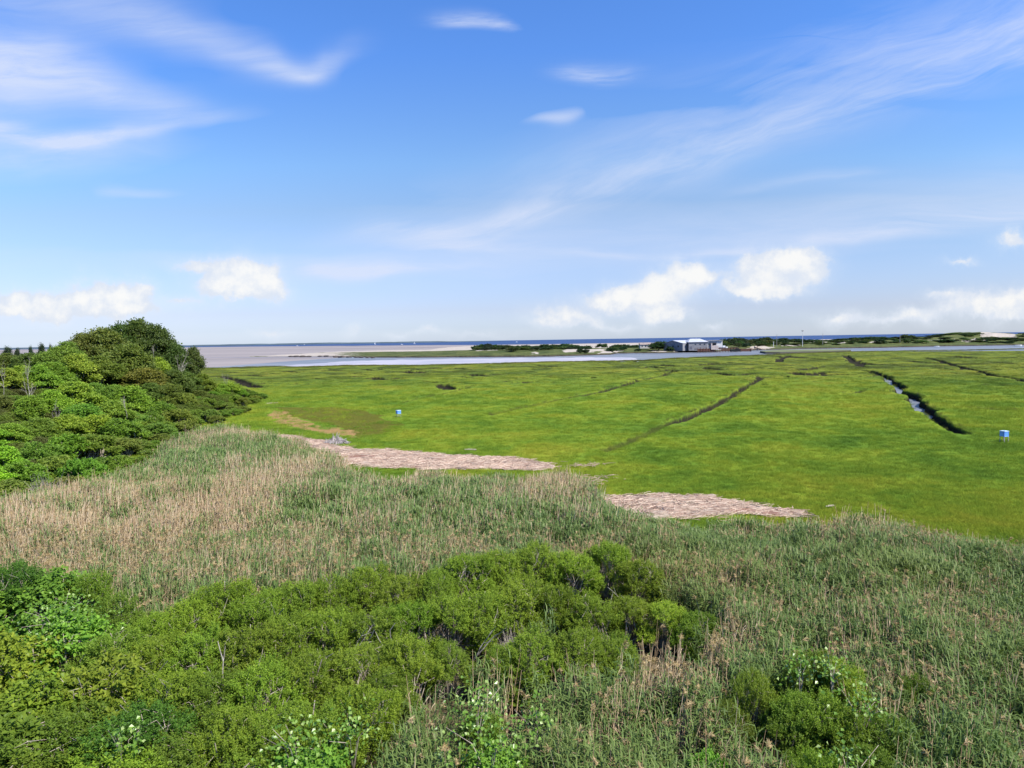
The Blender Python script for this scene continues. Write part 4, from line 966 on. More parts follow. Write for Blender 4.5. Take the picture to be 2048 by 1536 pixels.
def build_wood():
    rng = np.random.RandomState(5); kinds = {}
    for kind, n in (('oak', 3), ('round', 3), ('loose', 3), ('juniper', 2)):
        kinds[kind] = []
        for _ in range(n):
            c, t_ = make_tree(rng, kind); kinds[kind].append((c.mesh('tree_crown', M_LEAF), t_.mesh('tree_trunk', M_BARK)))
    mids = []
    for _ in range(4):
        f, s = make_bush(rng, 'mid'); mids.append((f.mesh('shrub_foliage', M_LEAF), s.mesh('shrub_stems', M_STEM)))
    cnt = 0
    def put(name, kid, pair, p, sx, sz, colr, rz):
        root = link(name, None, None, p); root.scale = (sx, sx, sz); root.rotation_euler = (0, 0, rz)
        a = link(kid[0], pair[0], root); b = link(kid[1], pair[1], root)
        a.color = (*(np.array(colr) * (1 + rng.normal(size=3) * .08)), 1)
        return root
    def split(lst, _, ratio, hmin):
        """a plant drawn wider than it is tall is really several side by side"""
        out = []
        for e in lst:
            px, py, hw, d = e[:4]; t_ = at_d(px, py, d); h = max(hmin, t_[2] - float(hill(t_[0], t_[1]))); r = hw / F * d
            n = max(1, int(round(r / (ratio * h))))
            for k in range(n):
                off = (k - (n - 1) / 2) * hw * 1.5 / n if n > 1 else 0
                out.append((px + off + rng.normal() * (n > 1) * 2, py + (abs(off) / hw) ** 2 * 6 + rng.rand() * 5 * (n > 1), hw * (1.35 / n if n > 1 else 1), d + rng.normal() * 2.5 * (n > 1)) + tuple(e[4:]))
        return out
    for where, lst in WOOD.items():
        for i, (px, py, hw, d, kind, hu) in enumerate(sorted(split(lst, 4, .56, 3))):
            top = at_d(px, py, d); r = hw / F * d; z0 = float(hill(top[0], top[1])); h = max(2.0, top[2] - z0)
            o = put('broadleaf_tree', ('crown', 'trunk'), kinds[kind][cnt % 3], (top[0], top[1], z0 - .1), r / 4.6, h / (9.75), HUES[hu], rng.rand() * 6.28); cnt += 1
            tag(o, '%s %s tree, %s from left %s' % (HWORD[hu], {'oak': 'broad', 'round': 'rounded', 'loose': 'loose leafy'}[kind], ordinal(i), where), 'tree', 'trees ' + where)
    for i, (px, py, hw, d) in enumerate([(-18, 690, 10, 140), (12, 691, 12, 140), (36, 694, 8, 138), (62, 690, 6, 138), (80, 684, 9, 138), (99, 686, 5, 138), (116, 687, 4, 134)]):
        top = at_d(px, py, d); z0 = float(hill(top[0], top[1]))
        o = put('juniper_tree', ('crown', 'trunk'), kinds['juniper'][i % 2], (top[0], top[1], z0 - .1), hw / F * d / 2.3, (top[2] - z0) / 9.9, (0.030, 0.050, 0.022), rng.rand() * 6)
        tag(o, 'dark pointed evergreen against the bay, %s from left on the left skyline' % ordinal(i), 'evergreen', 'small evergreens on the left skyline')
    for where, lst in SHRUB.items():
        for i, (px, py, hw, d, hu) in enumerate(sorted(split(lst, None, .62, 1.8))):
            top = at_d(px, py, d); r = hw / F * d; z0 = float(hill(top[0], top[1])); h = max(1.2, top[2] - z0)
            o = put('shrub', ('foliage', 'stems'), mids[cnt % 4], (top[0], top[1], z0), r / 1.3, h / 2.5, HUES[hu], rng.rand() * 6.28); cnt += 1
            tag(o, '%s shrub, %s from left %s' % (HWORD[hu], ordinal(i), where), 'shrub', 'shrubs ' + where)
    # low tangle that covers the floor between the trees
    mu = leaf_mat('undergrowth leaves', (0.08, 0.125, 0.018), (0.13, 0.185, 0.026), (0.19, 0.25, 0.036), .4, False, tint=(0.09, 0.095, 0.03))
    um = []
    for _ in range(3):
        f, s_ = make_bush(rng, 'mid'); um.append(f.mesh('undergrowth_clump', mu))
    q = np.column_stack([rng.uniform(-150, -34, 9000), rng.uniform(34, 185, 9000)]); hz = hill(q[:, 0], q[:, 1])
    q = q[(hz > .12) & (np.abs(q[:, 0]) < .85 * q[:, 1] + 4)][:1500]; n = len(q)
    sc = .75 + .5 * rng.rand(n)
    scatter('undergrowth', np.column_stack([q, hill(q[:, 0], q[:, 1]) - .15]), np.stack([0 * sc, 0 * sc, rng.rand(n) * 6.28], 1), np.stack([sc, sc, .45 + .35 * rng.rand(n)], 1), rng.randint(0, 3, n), rng.rand(n), um, 'low leafy undergrowth between the trees of the left slope', 'undergrowth')
    for px, py, hpx, d, w_, lab in [(58, 752, 60, 86, 1, 'bleached forked dead tree on the left slope'), (4, 742, 45, 92, .8, 'thin bleached dead tree at the left edge of the slope'), (116, 812, 36, 80, .7, 'small bleached dead trunk low on the left slope'), (252, 798, 34, 84, .8, 'grey leaning dead tree between bright bushes halfway down the slope'), (352, 718, 62, 139, .8, 'pale dead tree at the right foot of the dark oaks'), (452, 752, 40, 148, .5, 'small dead tree at the far end of the slope against the marsh'), (306, 692, 26, 149, .7, 'pale bare limb in the dark oak crown')]:
        top = at_d(px, py, d - 3); h = hpx / F * d; z0 = float(hill(top[0], top[1]))
        o = link('dead_tree', make_snag(rng, .42).mesh('dead_tree', M_BARE), None, (top[0], top[1], top[2] - h)); s_ = h / 6.4; o.scale = (s_ * w_ * .7, s_ * w_ * .7, s_); o.rotation_euler = (0, 0, rng.rand() * 6)
        tag(o, lab, 'dead tree')

# ------------------------------------------------------------------ uncountable growth
def reed_deadness(px_pts):
    """share of dead stems over the bed, from patches on the ground"""
    x, y = px_pts[:, 0], px_pts[:, 1]
    k = .28 + .6 * (fbm(x * .28, y * .28, 55, 4) - .5)
    def blob(cx, cy, rx, ry, val, w=1.0, z=1.6):
        nonlocal k
        c = at(cx, cy, z); ex = at(cx + rx, cy, z)[0] - c[0]; ey = (at(cx, cy - ry, z)[1] - at(cx, cy + ry, z)[1]) / 2
        q = ((x - c[0]) / ex) ** 2 + ((y - c[1]) / ey) ** 2
        g = np.exp(-q * 1.2) * w; k = k * (1 - g) + val * g
    for a in [(150, 1080, 330, 130, .86), (420, 1015, 190, 60, .84), (520, 1120, 160, 70, .66), (100, 1010, 160, 30, .7), (545, 960, 70, 34, .92), (510, 860, 90, 14, .95), (600, 885, 60, 12, .9), (650, 925, 70, 14, .7), (820, 955, 70, 12, .85), (450, 905, 130, 34, .06), (620, 1000, 90, 40, .2), (850, 1010, 170, 55, .12), (700, 1060, 120, 40, .45), (1100, 960, 75, 40, .86), (1000, 1020, 120, 50, .2), (1300, 1065, 180, 45, .08), (1250, 1045, 70, 12, .5), (1550, 1080, 160, 40, .12), (1850, 1130, 220, 65, .05), (1700, 1045, 130, 10, .8), (1950, 1072, 140, 7, .8), (1180, 1110, 120, 25, .55), (900, 1090, 120, 20, .6),
              (1400, 1150, 110, 35, .6), (1930, 1240, 150, 20, .5), (1650, 1230, 120, 22, .4), (1350, 1270, 180, 50, .72), (1650, 1270, 200, 36, .6), (1250, 1380, 130, 60, .6), (1400, 1420, 90, 90, .74), (900, 1440, 90, 90, .25), (1150, 1480, 120, 60, .22), (1850, 1450, 200, 90, .36), (1550, 1490, 100, 50, .5)]:
        blob(*a)
    return k
def build_growth():
    rng = np.random.RandomState(3)
    near_l = [reed_live(rng, 1.45, 13, .6).mesh('reed_live', M_REED) for _ in range(6)]
    near_d = [reed_dead(rng, 1.35, 13, .65, .16).mesh('reed_dead', [M_DEAD, M_PLUME]) for _ in range(6)]
    far_l = [reed_live(rng, 2.0, 11, .7).mesh('reed_live_far', M_REED) for _ in range(4)]
    far_d = [reed_dead(rng, 2.4, 14, .75, .04, .5).mesh('reed_dead_far', [M_DEAD, M_PLUME]) for _ in range(4)]
    protos = near_l + near_d + far_l + far_d
    def thin(P, keep): return P[rng.rand(len(P)) < keep]
    # evenly over the ground near by, thinning slowly with distance
    R0 = np.array([[rng.uniform(-70, 62), rng.uniform(9, 108)] for _ in range(115000)])
    d = R0[:, 1]; vis = np.abs(R0[:, 0]) < 0.80 * d + 4
    R0 = R0[vis & (rng.rand(len(R0)) < np.clip(40 / R0[:, 1], .38, .85))]
    R0 = R0[inpoly(R0[:, 0] + 1.6 * (fbm(R0[:, 0] * .4, R0[:, 1] * .4, 91, 3) - .5), R0[:, 1] + 4 * (fbm(R0[:, 0] * .3, R0[:, 1] * .3, 92, 3) - .5), REED)]
    ok = hill(R0[:, 0], R0[:, 1]) < .25
    for w_ in WRACK[:2]: ok &= ~(inpoly(R0[:, 0], R0[:, 1] - 2.2, w_) & inpoly(R0[:, 0], R0[:, 1], w_))
    th = inpoly(R0[:, 0], R0[:, 1], THICK); ok &= ~(th & (rng.rand(len(R0)) > .05))
    for bx, by, r, h in BUSH_AT:
        ok &= (np.hypot(R0[:, 0] - bx, R0[:, 1] - by) > r * .8)
        ok &= ~((np.hypot(R0[:, 0] - bx * .95, (R0[:, 1] - by * .95) * .8) < r) & (rng.rand(len(R0)) < .75))
    gap = fbm(R0[:, 0] * .5, R0[:, 1] * .5, 301, 3); ok &= ~((gap < .36) & (rng.rand(len(R0)) < .8) & (R0[:, 1] < 45))
    R0 = R0[ok]; n = len(R0); d = R0[:, 1]
    k = reed_deadness(R0) + .22 * (fbm(R0[:, 0] * .6, R0[:, 1] * .6, 56, 3) - .5)
    dead = rng.rand(n) < k; near = d < 37
    idx = np.where(near, np.where(dead, rng.randint(6, 12, n), rng.randint(0, 6, n)), np.where(dead, rng.randint(16, 20, n), rng.randint(12, 16, n)))
    hgt = .66 + .62 * fbm(R0[:, 0] * .3, R0[:, 1] * .3, 66, 4) + rng.normal(size=n) * .09
    for dy_, q_ in ((3.5, .8), (7, .92)): hgt = hgt * np.where(inpoly(R0[:, 0], R0[:, 1] + dy_, REED) | (d < 30), 1, q_)
    hgt = hgt * .95
    scl = np.stack([.95 + 0 * hgt, .95 + 0 * hgt, hgt * np.where(dead, .98, .92)], 1)
    yel = np.clip(fbm(R0[:, 0] * .12, R0[:, 1] * .12, 13, 3) * 1.6 - .6, 0, 1) * .5
    c = at(1330, 1150, 1.2); q = np.exp(-(((R0[:, 0] - c[0]) / 5) ** 2 + ((R0[:, 1] - c[1]) / 5) ** 2)); yel = np.maximum(yel, q * .9)
    c = at(1800, 1170, 1.2); q = np.exp(-(((R0[:, 0] - c[0]) / 3) ** 2 + ((R0[:, 1] - c[1]) / 3) ** 2)); yel = np.maximum(yel, q * .8)
    lx = .55 * (fbm(R0[:, 0] * .45, R0[:, 1] * .45, 201, 3) - .5); ly = .55 * (fbm(R0[:, 0] * .45, R0[:, 1] * .45, 202, 3) - .5)
    rot = np.stack([lx + rng.normal(size=n) * .07, ly + rng.normal(size=n) * .07 + .05, rng.normal(size=n) * .5], 1)
    print('reeds', n)
    scatter('reeds', np.column_stack([R0, hill(R0[:, 0], R0[:, 1]) - .02]), rot, scl, idx, yel, protos, 'wide bed of green and dead tan reeds across the foreground', 'reeds')
    # short marsh grass, coarser with distance
    g = [grass_tuft(rng).mesh('grass_tuft', M_GRASS) for _ in range(5)]
    Gp = screen_pts(rng, 92000, -380, 2480, 702, 1200)
    r = np.hypot(*Gp.T); az = np.arctan2(Gp[:, 0], Gp[:, 1])
    ok = (r < edge_r(np.clip(az, EDGE_AZ[0], EDGE_AZ[-1])) - 1) & ~inpoly(Gp[:, 0], Gp[:, 1] + .5, REED) & (hill(*Gp.T) < .1)
    for w_ in WRACK: ok &= ~inpoly(Gp[:, 0], Gp[:, 1], w_) | (rng.rand(len(Gp)) < .12 * (fbm(Gp[:, 0] * .8, Gp[:, 1] * .8, 511, 3) > .5) + .03)
    cd = creek(Gp[:, 0], Gp[:, 1]); ok &= cd < .08
    for back in (1.2, 2.6, 4.2): q = 1 + back / r; ok &= creek(Gp[:, 0] * q, Gp[:, 1] * q) < .45   # trampled, short turf on the near lips
    tanm = inpoly(Gp[:, 0], Gp[:, 1], TAN) | inpoly(Gp[:, 0], Gp[:, 1], BROWN); ok &= ~(tanm & (rng.rand(len(Gp)) < .75))
    Gp = Gp[ok]; r = r[ok]; n = len(Gp)
    s = np.clip(r / 75, .8, 3.2) * (.8 + .5 * rng.rand(n)); hz = (.55 + .5 * fbm(Gp[:, 0] * .2, Gp[:, 1] * .2, 12, 3)) * np.clip(r / 110, .75, 1.25)
    A = (Gp, np.stack([s, s, hz], 1), np.clip(rng.normal(size=n) * .08, 0, .3))
    # taller coarse grass fringing the creeks
    C = screen_pts(rng, 300000, -20, 2200, 703, 920)
    cd = creek(C[:, 0], C[:, 1]); r = np.hypot(*C.T); az = np.arctan2(C[:, 0], C[:, 1])
    ok = (cd > .004) & (cd < .32) & (r < edge_r(np.clip(az, EDGE_AZ[0], EDGE_AZ[-1])))
    front = np.zeros(len(C), bool)
    for back in (.8, 1.8): q = 1 - back / r; front |= creek(C[:, 0] * q, C[:, 1] * q) > .3
    deep = np.zeros(len(C))
    for ox, oy in ((.9, 0), (-.9, 0), (0, .9), (0, -.9)): deep = np.maximum(deep, creek(C[:, 0] + ox, C[:, 1] + oy))
    ok &= ((cd < .09) & (front | (rng.rand(len(C)) < .08))) | ((cd > .06) & (deep < .42) & (rng.rand(len(C)) < .55))
    C = C[ok]; r = r[ok]; cd = cd[ok]; n = len(C)
    s = np.clip(r / 160, .6, 1.5) * (.8 + .4 * rng.rand(n)); hz = (.7 + .6 * rng.rand(n)) * np.clip(180 / r, .5, 1)
    E_az = rng.uniform(-.75, .75, 4500); E_r = edge_r(np.clip(E_az, EDGE_AZ[0], EDGE_AZ[-1])) - rng.rand(4500) * 9
    E = np.column_stack([E_r * np.sin(E_az), E_r * np.cos(E_az)]); ne = len(E)
    P_ = np.concatenate([A[0], C, E]); z = np.concatenate([np.zeros(len(A[0])), -cd * .9, np.full(ne, -.1)])
    und = 0.16 * (fbm(P_[:, 0] * 0.05, P_[:, 1] * 0.05, 8, 4) - 0.5)
    S_ = np.concatenate([A[1], np.stack([s, s, hz], 1), np.stack([np.full(ne, 3.5), np.full(ne, 3.5), 1.2 + .8 * rng.rand(ne)], 1)])
    T_ = np.concatenate([A[2], .55 + .4 * rng.rand(n), .3 + .5 * rng.rand(ne)]); N_ = len(P_); print('grass', N_)
    scatter('marsh_grass', np.column_stack([P_, z + und]), np.stack([0 * z, 0 * z, rng.rand(N_) * 6.28], 1), S_, rng.randint(0, 5, N_), T_, g, 'short bright green grass covering the salt marsh', 'grass')
    # mats of dead straw
    st = [straw(rng).mesh('straw', M_STRAW) for _ in range(5)]
    P_ = []
    for w_ in WRACK:
        lo, hi = w_.min(0), w_.max(0); a = (hi - lo).prod(); q = np.column_stack([rng.uniform(lo[0], hi[0], int(a * 1.6)), rng.uniform(lo[1], hi[1], int(a * 1.6))])
        P_.append(q[soft(q[:, 0], q[:, 1], w_, 1.7, 30 + len(P_)) > 0])
    P_ = np.concatenate(P_); n = len(P_); print('straw', n)
    s = .5 + .5 * rng.rand(n)
    scatter('reed_wrack', np.column_stack([P_, np.full(n, .1)]), np.stack([0 * s, 0 * s, rng.normal(size=n) * .5], 1), np.stack([s, s, s], 1), rng.randint(0, 5, n), 0 * s, st, 'pinkish tan mats of dead washed-up reed straw along the reed edge', 'reed straw')

# ------------------------------------------------------------------ things on the marsh
def build_marsh_things():
    blue = simple_mat('faded blue paint', (0.085, 0.23, 0.70), (0.12, 0.29, 0.76), .5, 3, .4)
    lid = simple_mat('pale lid', (0.55, 0.66, 0.76), (0.42, 0.55, 0.70), .4, 3, .5)
    legm = simple_mat('grey timber leg', (0.34, 0.33, 0.30), (0.24, 0.23, 0.2), .85, 6)
    dark = simple_mat('dark mesh', (0.012, 0.016, 0.03), None, .7, 4)
    def trap(px, py, rot, s, label):
        p = at(px, py); root = link('fly_trap', None, None, p); root.rotation_euler = (0, 0, rot); root.scale = s
        b = MB(); b.box((0, 0, .91), (.84, .84, .52)); 
        link('box', b.mesh('trap_box', blue), root)
        b = MB()
        for x in (-.44, .44): b.box((x, 0, .91), (.035, .90, .56))
        for y in (-.44, .44): b.box((0, y, 1.165), (.845, .036, .045)); b.box((0, y, .655), (.845, .036, .045))
        link('trim', b.mesh('trap_trim', simple_mat('light blue trim', (.22, .40, .80), None, .5, 3)), root)
        b = MB(); b.box((0, 0, 1.215), (1.0, 1.0, .045)); b.box((.05, -.1, 1.255), (.42, .42, .03)); link('lid', b.mesh('trap_lid', lid), root)
        b = MB(); b.box((0, 0, .634), (.76, .76, .02)); link('screen', b.mesh('trap_screen', dark), root)
        for x in (-1, 1):
            for y in (-1, 1):
                b = MB(); b.box((x * .41, y * .41, .27), (.075, .075, .70)); link('leg', b.mesh('trap_leg', legm), root)
        return tag(root, label, 'fly trap', 'blue box fly traps')
    trap(797, 834, math.radians(38), (.66, .66, .88), 'blue wooden box trap on four legs beside the brown grass at left')
    trap(2008, 884, math.radians(14), (.64, .64, 1.0), 'blue wooden box trap on four legs at the right edge near the ditch end')
    # heap of driftwood
    rng = np.random.RandomState(8); p = at(672, 888); b = MB()
    for i in range(230):
        a = rng.rand() * 6.28; q = .25 + 1.15 * rng.rand() ** .7; r0 = np.array([q * math.cos(a), q * math.sin(a) * .8, 0])
        z = max(0.02, 1.0 * (1 - q / 1.45) + .12 * rng.rand()); c = r0 + np.array([0, 0, z * .8])
        d = unit(np.array([-math.cos(a) * .8, -math.sin(a) * .8, .85]) + rng.normal(size=3) * .45); L = .35 + .75 * rng.rand()
        m = c + rng.normal(size=3) * .04
        b.tube([c - d * L / 2, m, c + d * L / 2], [.035, .028, .014], 5, v=rng.rand())
    for v_ in ((-.28, 0, .9), (.1, .05, 1.05), (.32, -.05, .95)): b.tube([(v_[0], v_[1], .4), v_, (v_[0] * 1.3 + .05, v_[1], v_[2] + .38)], [.07, .05, .025], 6)
    o = link('brush_pile', b.mesh('brush_pile', simple_mat('grey driftwood', (.36, .32, .31), (.2, .17, .165), .9, 4)), None, p); o.scale = (1.05, 1.0, 1.0)
    tag(o, 'conical heap of grey driftwood sticks at the marsh edge', 'brush pile')
    pale = simple_mat('bleached board', (.42, .36, .29), (.30, .25, .19), .85, 5)
    for px, py, L, w_, rot, lab in [(667, 903, 1.5, .24, .08, 'short bleached board lying just below the driftwood heap'), (697, 901, 1.6, .16, .03, 'long narrow bleached board lying right of the shorter board'), (941, 899, 1.3, .12, -.1, 'small pale log lying alone on the green marsh above the wrack'), (1660, 1012, .7, .06, .3, 'small pale stick on the marsh behind the reeds at right'), (545, 806, 2.4, .2, .7, 'grey fallen log by the shrubs at the end of the slope')]:
        p = at(px, py, .15); b = MB(); b.box((0, 0, 0), (L, w_, .07)); b.box((L * .1, w_ * .2, .055), (L * .7, w_ * .4, .04))
        o = link('driftwood', b.mesh('driftwood', pale), None, p); o.rotation_euler = (.05, .03, rot); tag(o, lab, 'driftwood')
    for px, py, n, lab in [(1160, 968, 60, 'tangle of pale drift branches at the reed edge right of centre'), (1190, 958, 26, 'small scatter of driftwood on the marsh right of the branch tangle'), (1170, 934, 40, 'scatter of dead sticks at the right end of the large wrack mat')]:
        p = at(px, py); b = MB()
        for _ in range(n):
            c = rng.normal(size=3) * np.array([.9, .35, .1]) + np.array([0, 0, .22]); d = rng.normal(size=3) * np.array([.8, .4, .15]); b.tube([c - d * .4, c + rng.normal(size=3) * .05, c + d * .4], [.02, .015, .008], 4)
        o = link('stick_tangle', b.mesh('stick_tangle', M_STRAW), None, p); tag(o, lab, 'sticks')

# ------------------------------------------------------------------ things across the river
def build_far_things():
    rng = np.random.RandomState(21)
    gw = simple_mat('grey shingle', (0.20, 0.20, 0.215), (0.155, 0.155, 0.17), .85, .6)
    wr = simple_mat('white metal roof', (0.40, 0.41, 0.44), (0.33, 0.34, 0.37), .45, .3, .4)
    ww = simple_mat('white boards', (0.50, 0.49, 0.48), (0.42, 0.41, 0.41), .7, .5)
    gl = simple_mat('dark glass', (0.02, 0.03, 0.045), (0.04, 0.05, 0.06), .15, .5, .5)
    rust = simple_mat('rusty brown timber', (0.115, 0.050, 0.036), (0.070, 0.038, 0.030), .9, .8)
    conc = simple_mat('pinkish concrete', (0.42, 0.36, 0.33), (0.34, 0.29, 0.27), .9, .5)
    blk = simple_mat('black hull', (0.012, 0.012, 0.014), None, .6, 1)
    wht = simple_mat('white hull', (0.72, 0.72, 0.72), None, .4, 1, .5)
    D = 612.0; sc = D / F
    def pt(px, py, d=D): return at_d(px, py, d)
    root = link('boathouse', None, None, pt(1386, 696.5)); o0 = np.array(root.location)
    # gabled left wing, its ridge running back to the right
    c0 = pt(1346, 694, D) - o0; c0[2] = 0
    r_ = unit(np.array([.74, .67, 0])); w_ = unit(np.array([.67, -.74, 0]))
    W2, L, he, hr = 10.2, 27.0, 4.6, 7.0
    A = c0 - w_ * W2; B = c0 + w_ * W2; Z = np.array([0, 0, 1.0])
    b = MB(); V = [A - Z * 2, B - Z * 2, B + Z * he, c0 + Z * hr, A + Z * he]; V2 = [v + r_ * L for v in V]
    b.add(V + V2, [[0, 5, 6, 1], [1, 6, 7, 2], [0, 4, 9, 5], [0, 1, 2, 4], [5, 9, 7, 6]], None); b.add([V[4], V[2], V[3], V2[4], V2[2], V2[3]], None, [[0, 1, 2], [3, 5, 4]])
    wing = link('gabled_wing', b.mesh('gabled_wing', gw), root)
    b = MB(); e = .35
    for s_ in (-1, 1):
        q0 = c0 + w_ * (W2 + e) * s_ + Z * (he - .05) - r_ * .5; q1 = c0 + Z * (hr + .12) - r_ * .5; up = Z * .22
        V = [q0, q1, q1 + r_ * (L + 1), q0 + r_ * (L + 1)]; b.add(V + [v + up for v in V], [[0, 1, 2, 3], [4, 5, 6, 7], [0, 1, 5, 4], [3, 2, 6, 7], [0, 3, 7, 4]])
    link('roof', b.mesh('wing_roof', wr), wing)
    for k, off in enumerate((-5.5, 0, 5.5)):
        b = MB(); cc = c0 + w_ * off - r_ * .06 + Z * 1.9; b.box(cc, (1.5, .08, 1.5), (w_[0], w_[1])); link('window', b.mesh('wing_window', gl), wing)
    # hipped main block
    x0, x1 = (1373.5 - 1386) * sc, (1411 - 1386) * sc; y0, y1 = -7.0, 13.0; ye = (y0 + y1) / 2; He = 5.7; Hr = 8.5
    b = MB(); b.box(((x0 + x1) / 2, ye, (He - 2) / 2), (x1 - x0, y1 - y0, He + 2)); blk_ = link('main_block', b.mesh('main_block', gw), root)
    b = MB(); e = .6; ev = [(x0 - e, y0 - e, He), (x1 + e, y0 - e, He), (x1 + e, y1 + e, He), (x0 - e, y1 + e, He)]; rd = [(x0 + 3.8, ye, Hr), (x1 - 4.2, ye, Hr)]
    lo = [(x, y, z - .3) for x, y, z in ev]
    b.add(ev + rd, [[0, 1, 5, 4], [2, 3, 4, 5]], None); b.add([ev[1], ev[2], rd[1], ev[3], ev[0], rd[0]], None, [[0, 1, 2], [3, 4, 5]]); b.add(ev + lo, [[0, 1, 5, 4], [1, 2, 6, 5], [2, 3, 7, 6], [3, 0, 4, 7], [4, 5, 6, 7]])
    link('roof', b.mesh('main_roof', wr), blk_)
    b = MB(); b.box((x0 + 2, y0 - .06, .6), (2.2, .1, 2.2)); link('door', b.mesh('boathouse_door', simple_mat('grey door', (.12, .12, .15), None, .7, 1)), blk_)
    for k in range(3):
        b = MB(); b.box((x0 + 6 + 4 * k, y0 - .05, 3.4), (1.3, .08, 1.0)); link('window', b.mesh('block_window', gl), blk_)
    # white right wing with a recessed porch
    x2 = (1441.5 - 1386) * sc; xm = (1429.5 - 1386) * sc
    b = MB(); b.box(((x1 + x2) / 2 + .15, 6.0, 2.35), (x2 - x1 - .3, 14, 8.6)); b.box(((xm + x2) / 2, -3.0, 2.2), (x2 - xm, 3.97, 8.2)); b.box(((x1 + xm) / 2 + .3, -4.2, 5.6), (xm - x1 - .7, 1.2, 1.4)); b.box((x1 + .9, -4.2, 1.4), (.6, .9, 7.0))
    rw = link('white_wing', b.mesh('white_wing', ww), root)
    b = MB(); b.box(((x1 + x2) / 2 + .2, 3.6, 6.82), (x2 - x1 + .2, 19.6, .3)); link('roof', b.mesh('white_wing_roof', wr), rw)
    for k, wx in enumerate((.18, .46, .78)):
        b = MB(); b.box((x1 + (xm - x1) * wx + .5, -1.08, 2.2), (1.7, .1, 3.0)); link('window', b.mesh('porch_window', gl), rw)
    tag(root, 'large grey and white waterfront boathouse with white roofs across the river', 'boathouse')
    # pier
    p = pt(1437, 698.8, 592); root = link('pier', None, None, p); sc2 = 592 / F
    b = MB(); b.box((-2, 0, .55), (36, 7, .5)); b.box((7, 0, .95), (20, 6.6, .3)); link('deck', b.mesh('pier_deck', rust), root)
    b = MB(); b.box((-12, -3.6, -.6), (14, .3, 1.8)); b.box((5, -3.7, -.55), (8, .3, 1.4)); link('fascia', b.mesh('pier_fascia', rust), root)
    b = MB()
    for x in np.arange(-19, 16, 2.6): b.box((x, -3.35, 1.3), (.14, .14, 1.1))
    b.box((-2, -3.35, 1.9), (35.5, .1, .12)); link('railing', b.mesh('pier_railing', rust), root)
    pm = None
    for i, x in enumerate(np.arange(-19, 17, 2.4)):
        b = MB(); hh = 1.0 + 1.6 * rng.rand(); b.tube([(0, 0, -3.2), (0, 0, hh)], .22, 7); q = link('piling', b.mesh('piling', rust), root); q.location = (x, -3.9 + .3 * rng.rand(), 0)
    tag(root, 'rusty brown timber pier on pilings in front of the boathouse', 'pier')
    b = MB(); b.box((0, 0, 1.2), (6.2, 4.5, 3.4)); b.box((-2.1, .6, 3.4), (.9, 2.5, 3.0)); b.box((1.0, 0, 3.0), (3.2, 3.6, .25))
    o = link('pump_house', b.mesh('pump_house', conc), None, pt(1428, 698.0, 590)); tag(o, 'small pinkish concrete block standing on the rusty pier', 'pump house')
    b = MB(); x = np.array([-4.2, -3.2, 3.4, 4.2]); b.box((0, 0, .5), (8.2, 3, 1.7)); b.box((0, 0, 1.45), (8.6, 3.3, .22)); b.box((1.8, 0, 2.0), (2, 2, 1.0))
    o = link('barge', b.mesh('barge', blk), None, pt(1470.5, 702.3, 580)); tag(o, 'black flat barge moored right of the rusty pier', 'barge')
    b = MB(); b.box((0, 0, 0), (14, .5, 2.4)); b.box((6.8, -.4, -.3), (.4, .4, 3.0)); b.box((-2, -.4, -.3), (.4, .4, 2.8)); b.box((-6.8, -.4, -.3), (.4, .4, 3.0))
    o = link('bulkhead', b.mesh('bulkhead', rust), None, pt(1486, 700.0, 592)); tag(o, 'rusty bulkhead wall along the shore right of the barge', 'bulkhead')
    def boat(px, py, L, label, d, cabin=True, mast=False):
        p = at_d(px, py, d) if d < 1000 else at(px, py, -1.5); root = link('boat', None, None, (p[0], p[1], p[2])); root.scale = (L / 8,) * 3
        b = MB(); xs = [-4, -2, 1.5, 3.2, 4.2]; hw = [1.1, 1.3, 1.25, .75, .03]; V = []
        for x_, h_ in zip(xs, hw): V += [(x_, -h_ * .7, -.3), (x_, -h_, .9 + .06 * x_), (x_, h_, .9 + .06 * x_), (x_, h_ * .7, -.3)]
        Q = []
        for i in range(4): Q += [[4 * i + j, 4 * i + (j + 1) % 4, 4 * i + 4 + (j + 1) % 4, 4 * i + 4 + j] for j in range(4)]
        Q += [[0, 3, 2, 1]]; b.add(V, Q); link('hull', b.mesh('boat_hull', wht), root)
        if cabin: b = MB(); b.box((.2, 0, 1.6), (2.6, 1.7, 1.3)); b.box((.2, 0, 2.35), (3.0, 2.0, .15)); link('cabin', b.mesh('boat_cabin', wht), root)
        if mast:
            b = MB(); b.tube([(.6, 0, .5), (.6, 0, 10)], .12, 5); b.add([(.5, 0, 1.8), (.5, 0, 9.6), (-3.4, 0, 1.8), (.5, .12, 1.8), (.5, .12, 9.6), (-3.4, .12, 1.8)], [[0, 1, 4, 3], [1, 2, 5, 4], [2, 0, 3, 5]], None); b.add([(.5, 0, 1.8), (.5, 0, 9.6), (-3.4, 0, 1.8), (.5, .12, 1.8), (.5, .12, 9.6), (-3.4, .12, 1.8)], None, [[0, 1, 2], [3, 5, 4]]); link('sail', b.mesh('boat_sail', wht), root)
        return tag(root, label, 'boat')
    boat(1447, 695.6, 7, 'white motorboat ashore at the right end of the boathouse', 604)
    boat(1873.5, 693.2, 4.5, 'small white boat by the right bank of the river below the dunes', 642, False)
    boat(2036, 691.6, 7, 'white boat by the river bank at the right edge', 640, False)
    boat(594, 692.2, 13, 'leftmost white boat on the bay left of the spit tip', 3900)
    boat(608.6, 689.9, 10, 'white boat far out on the bay second from left', 5200, True, True)
    boat(750, 688.8, 14, 'white sailboat on the bay above the middle of the spit', 4800, True, True)
    boat(803, 689.4, 13, 'white motorboat on the bay below the far shore, left of the sailing boat', 3600)
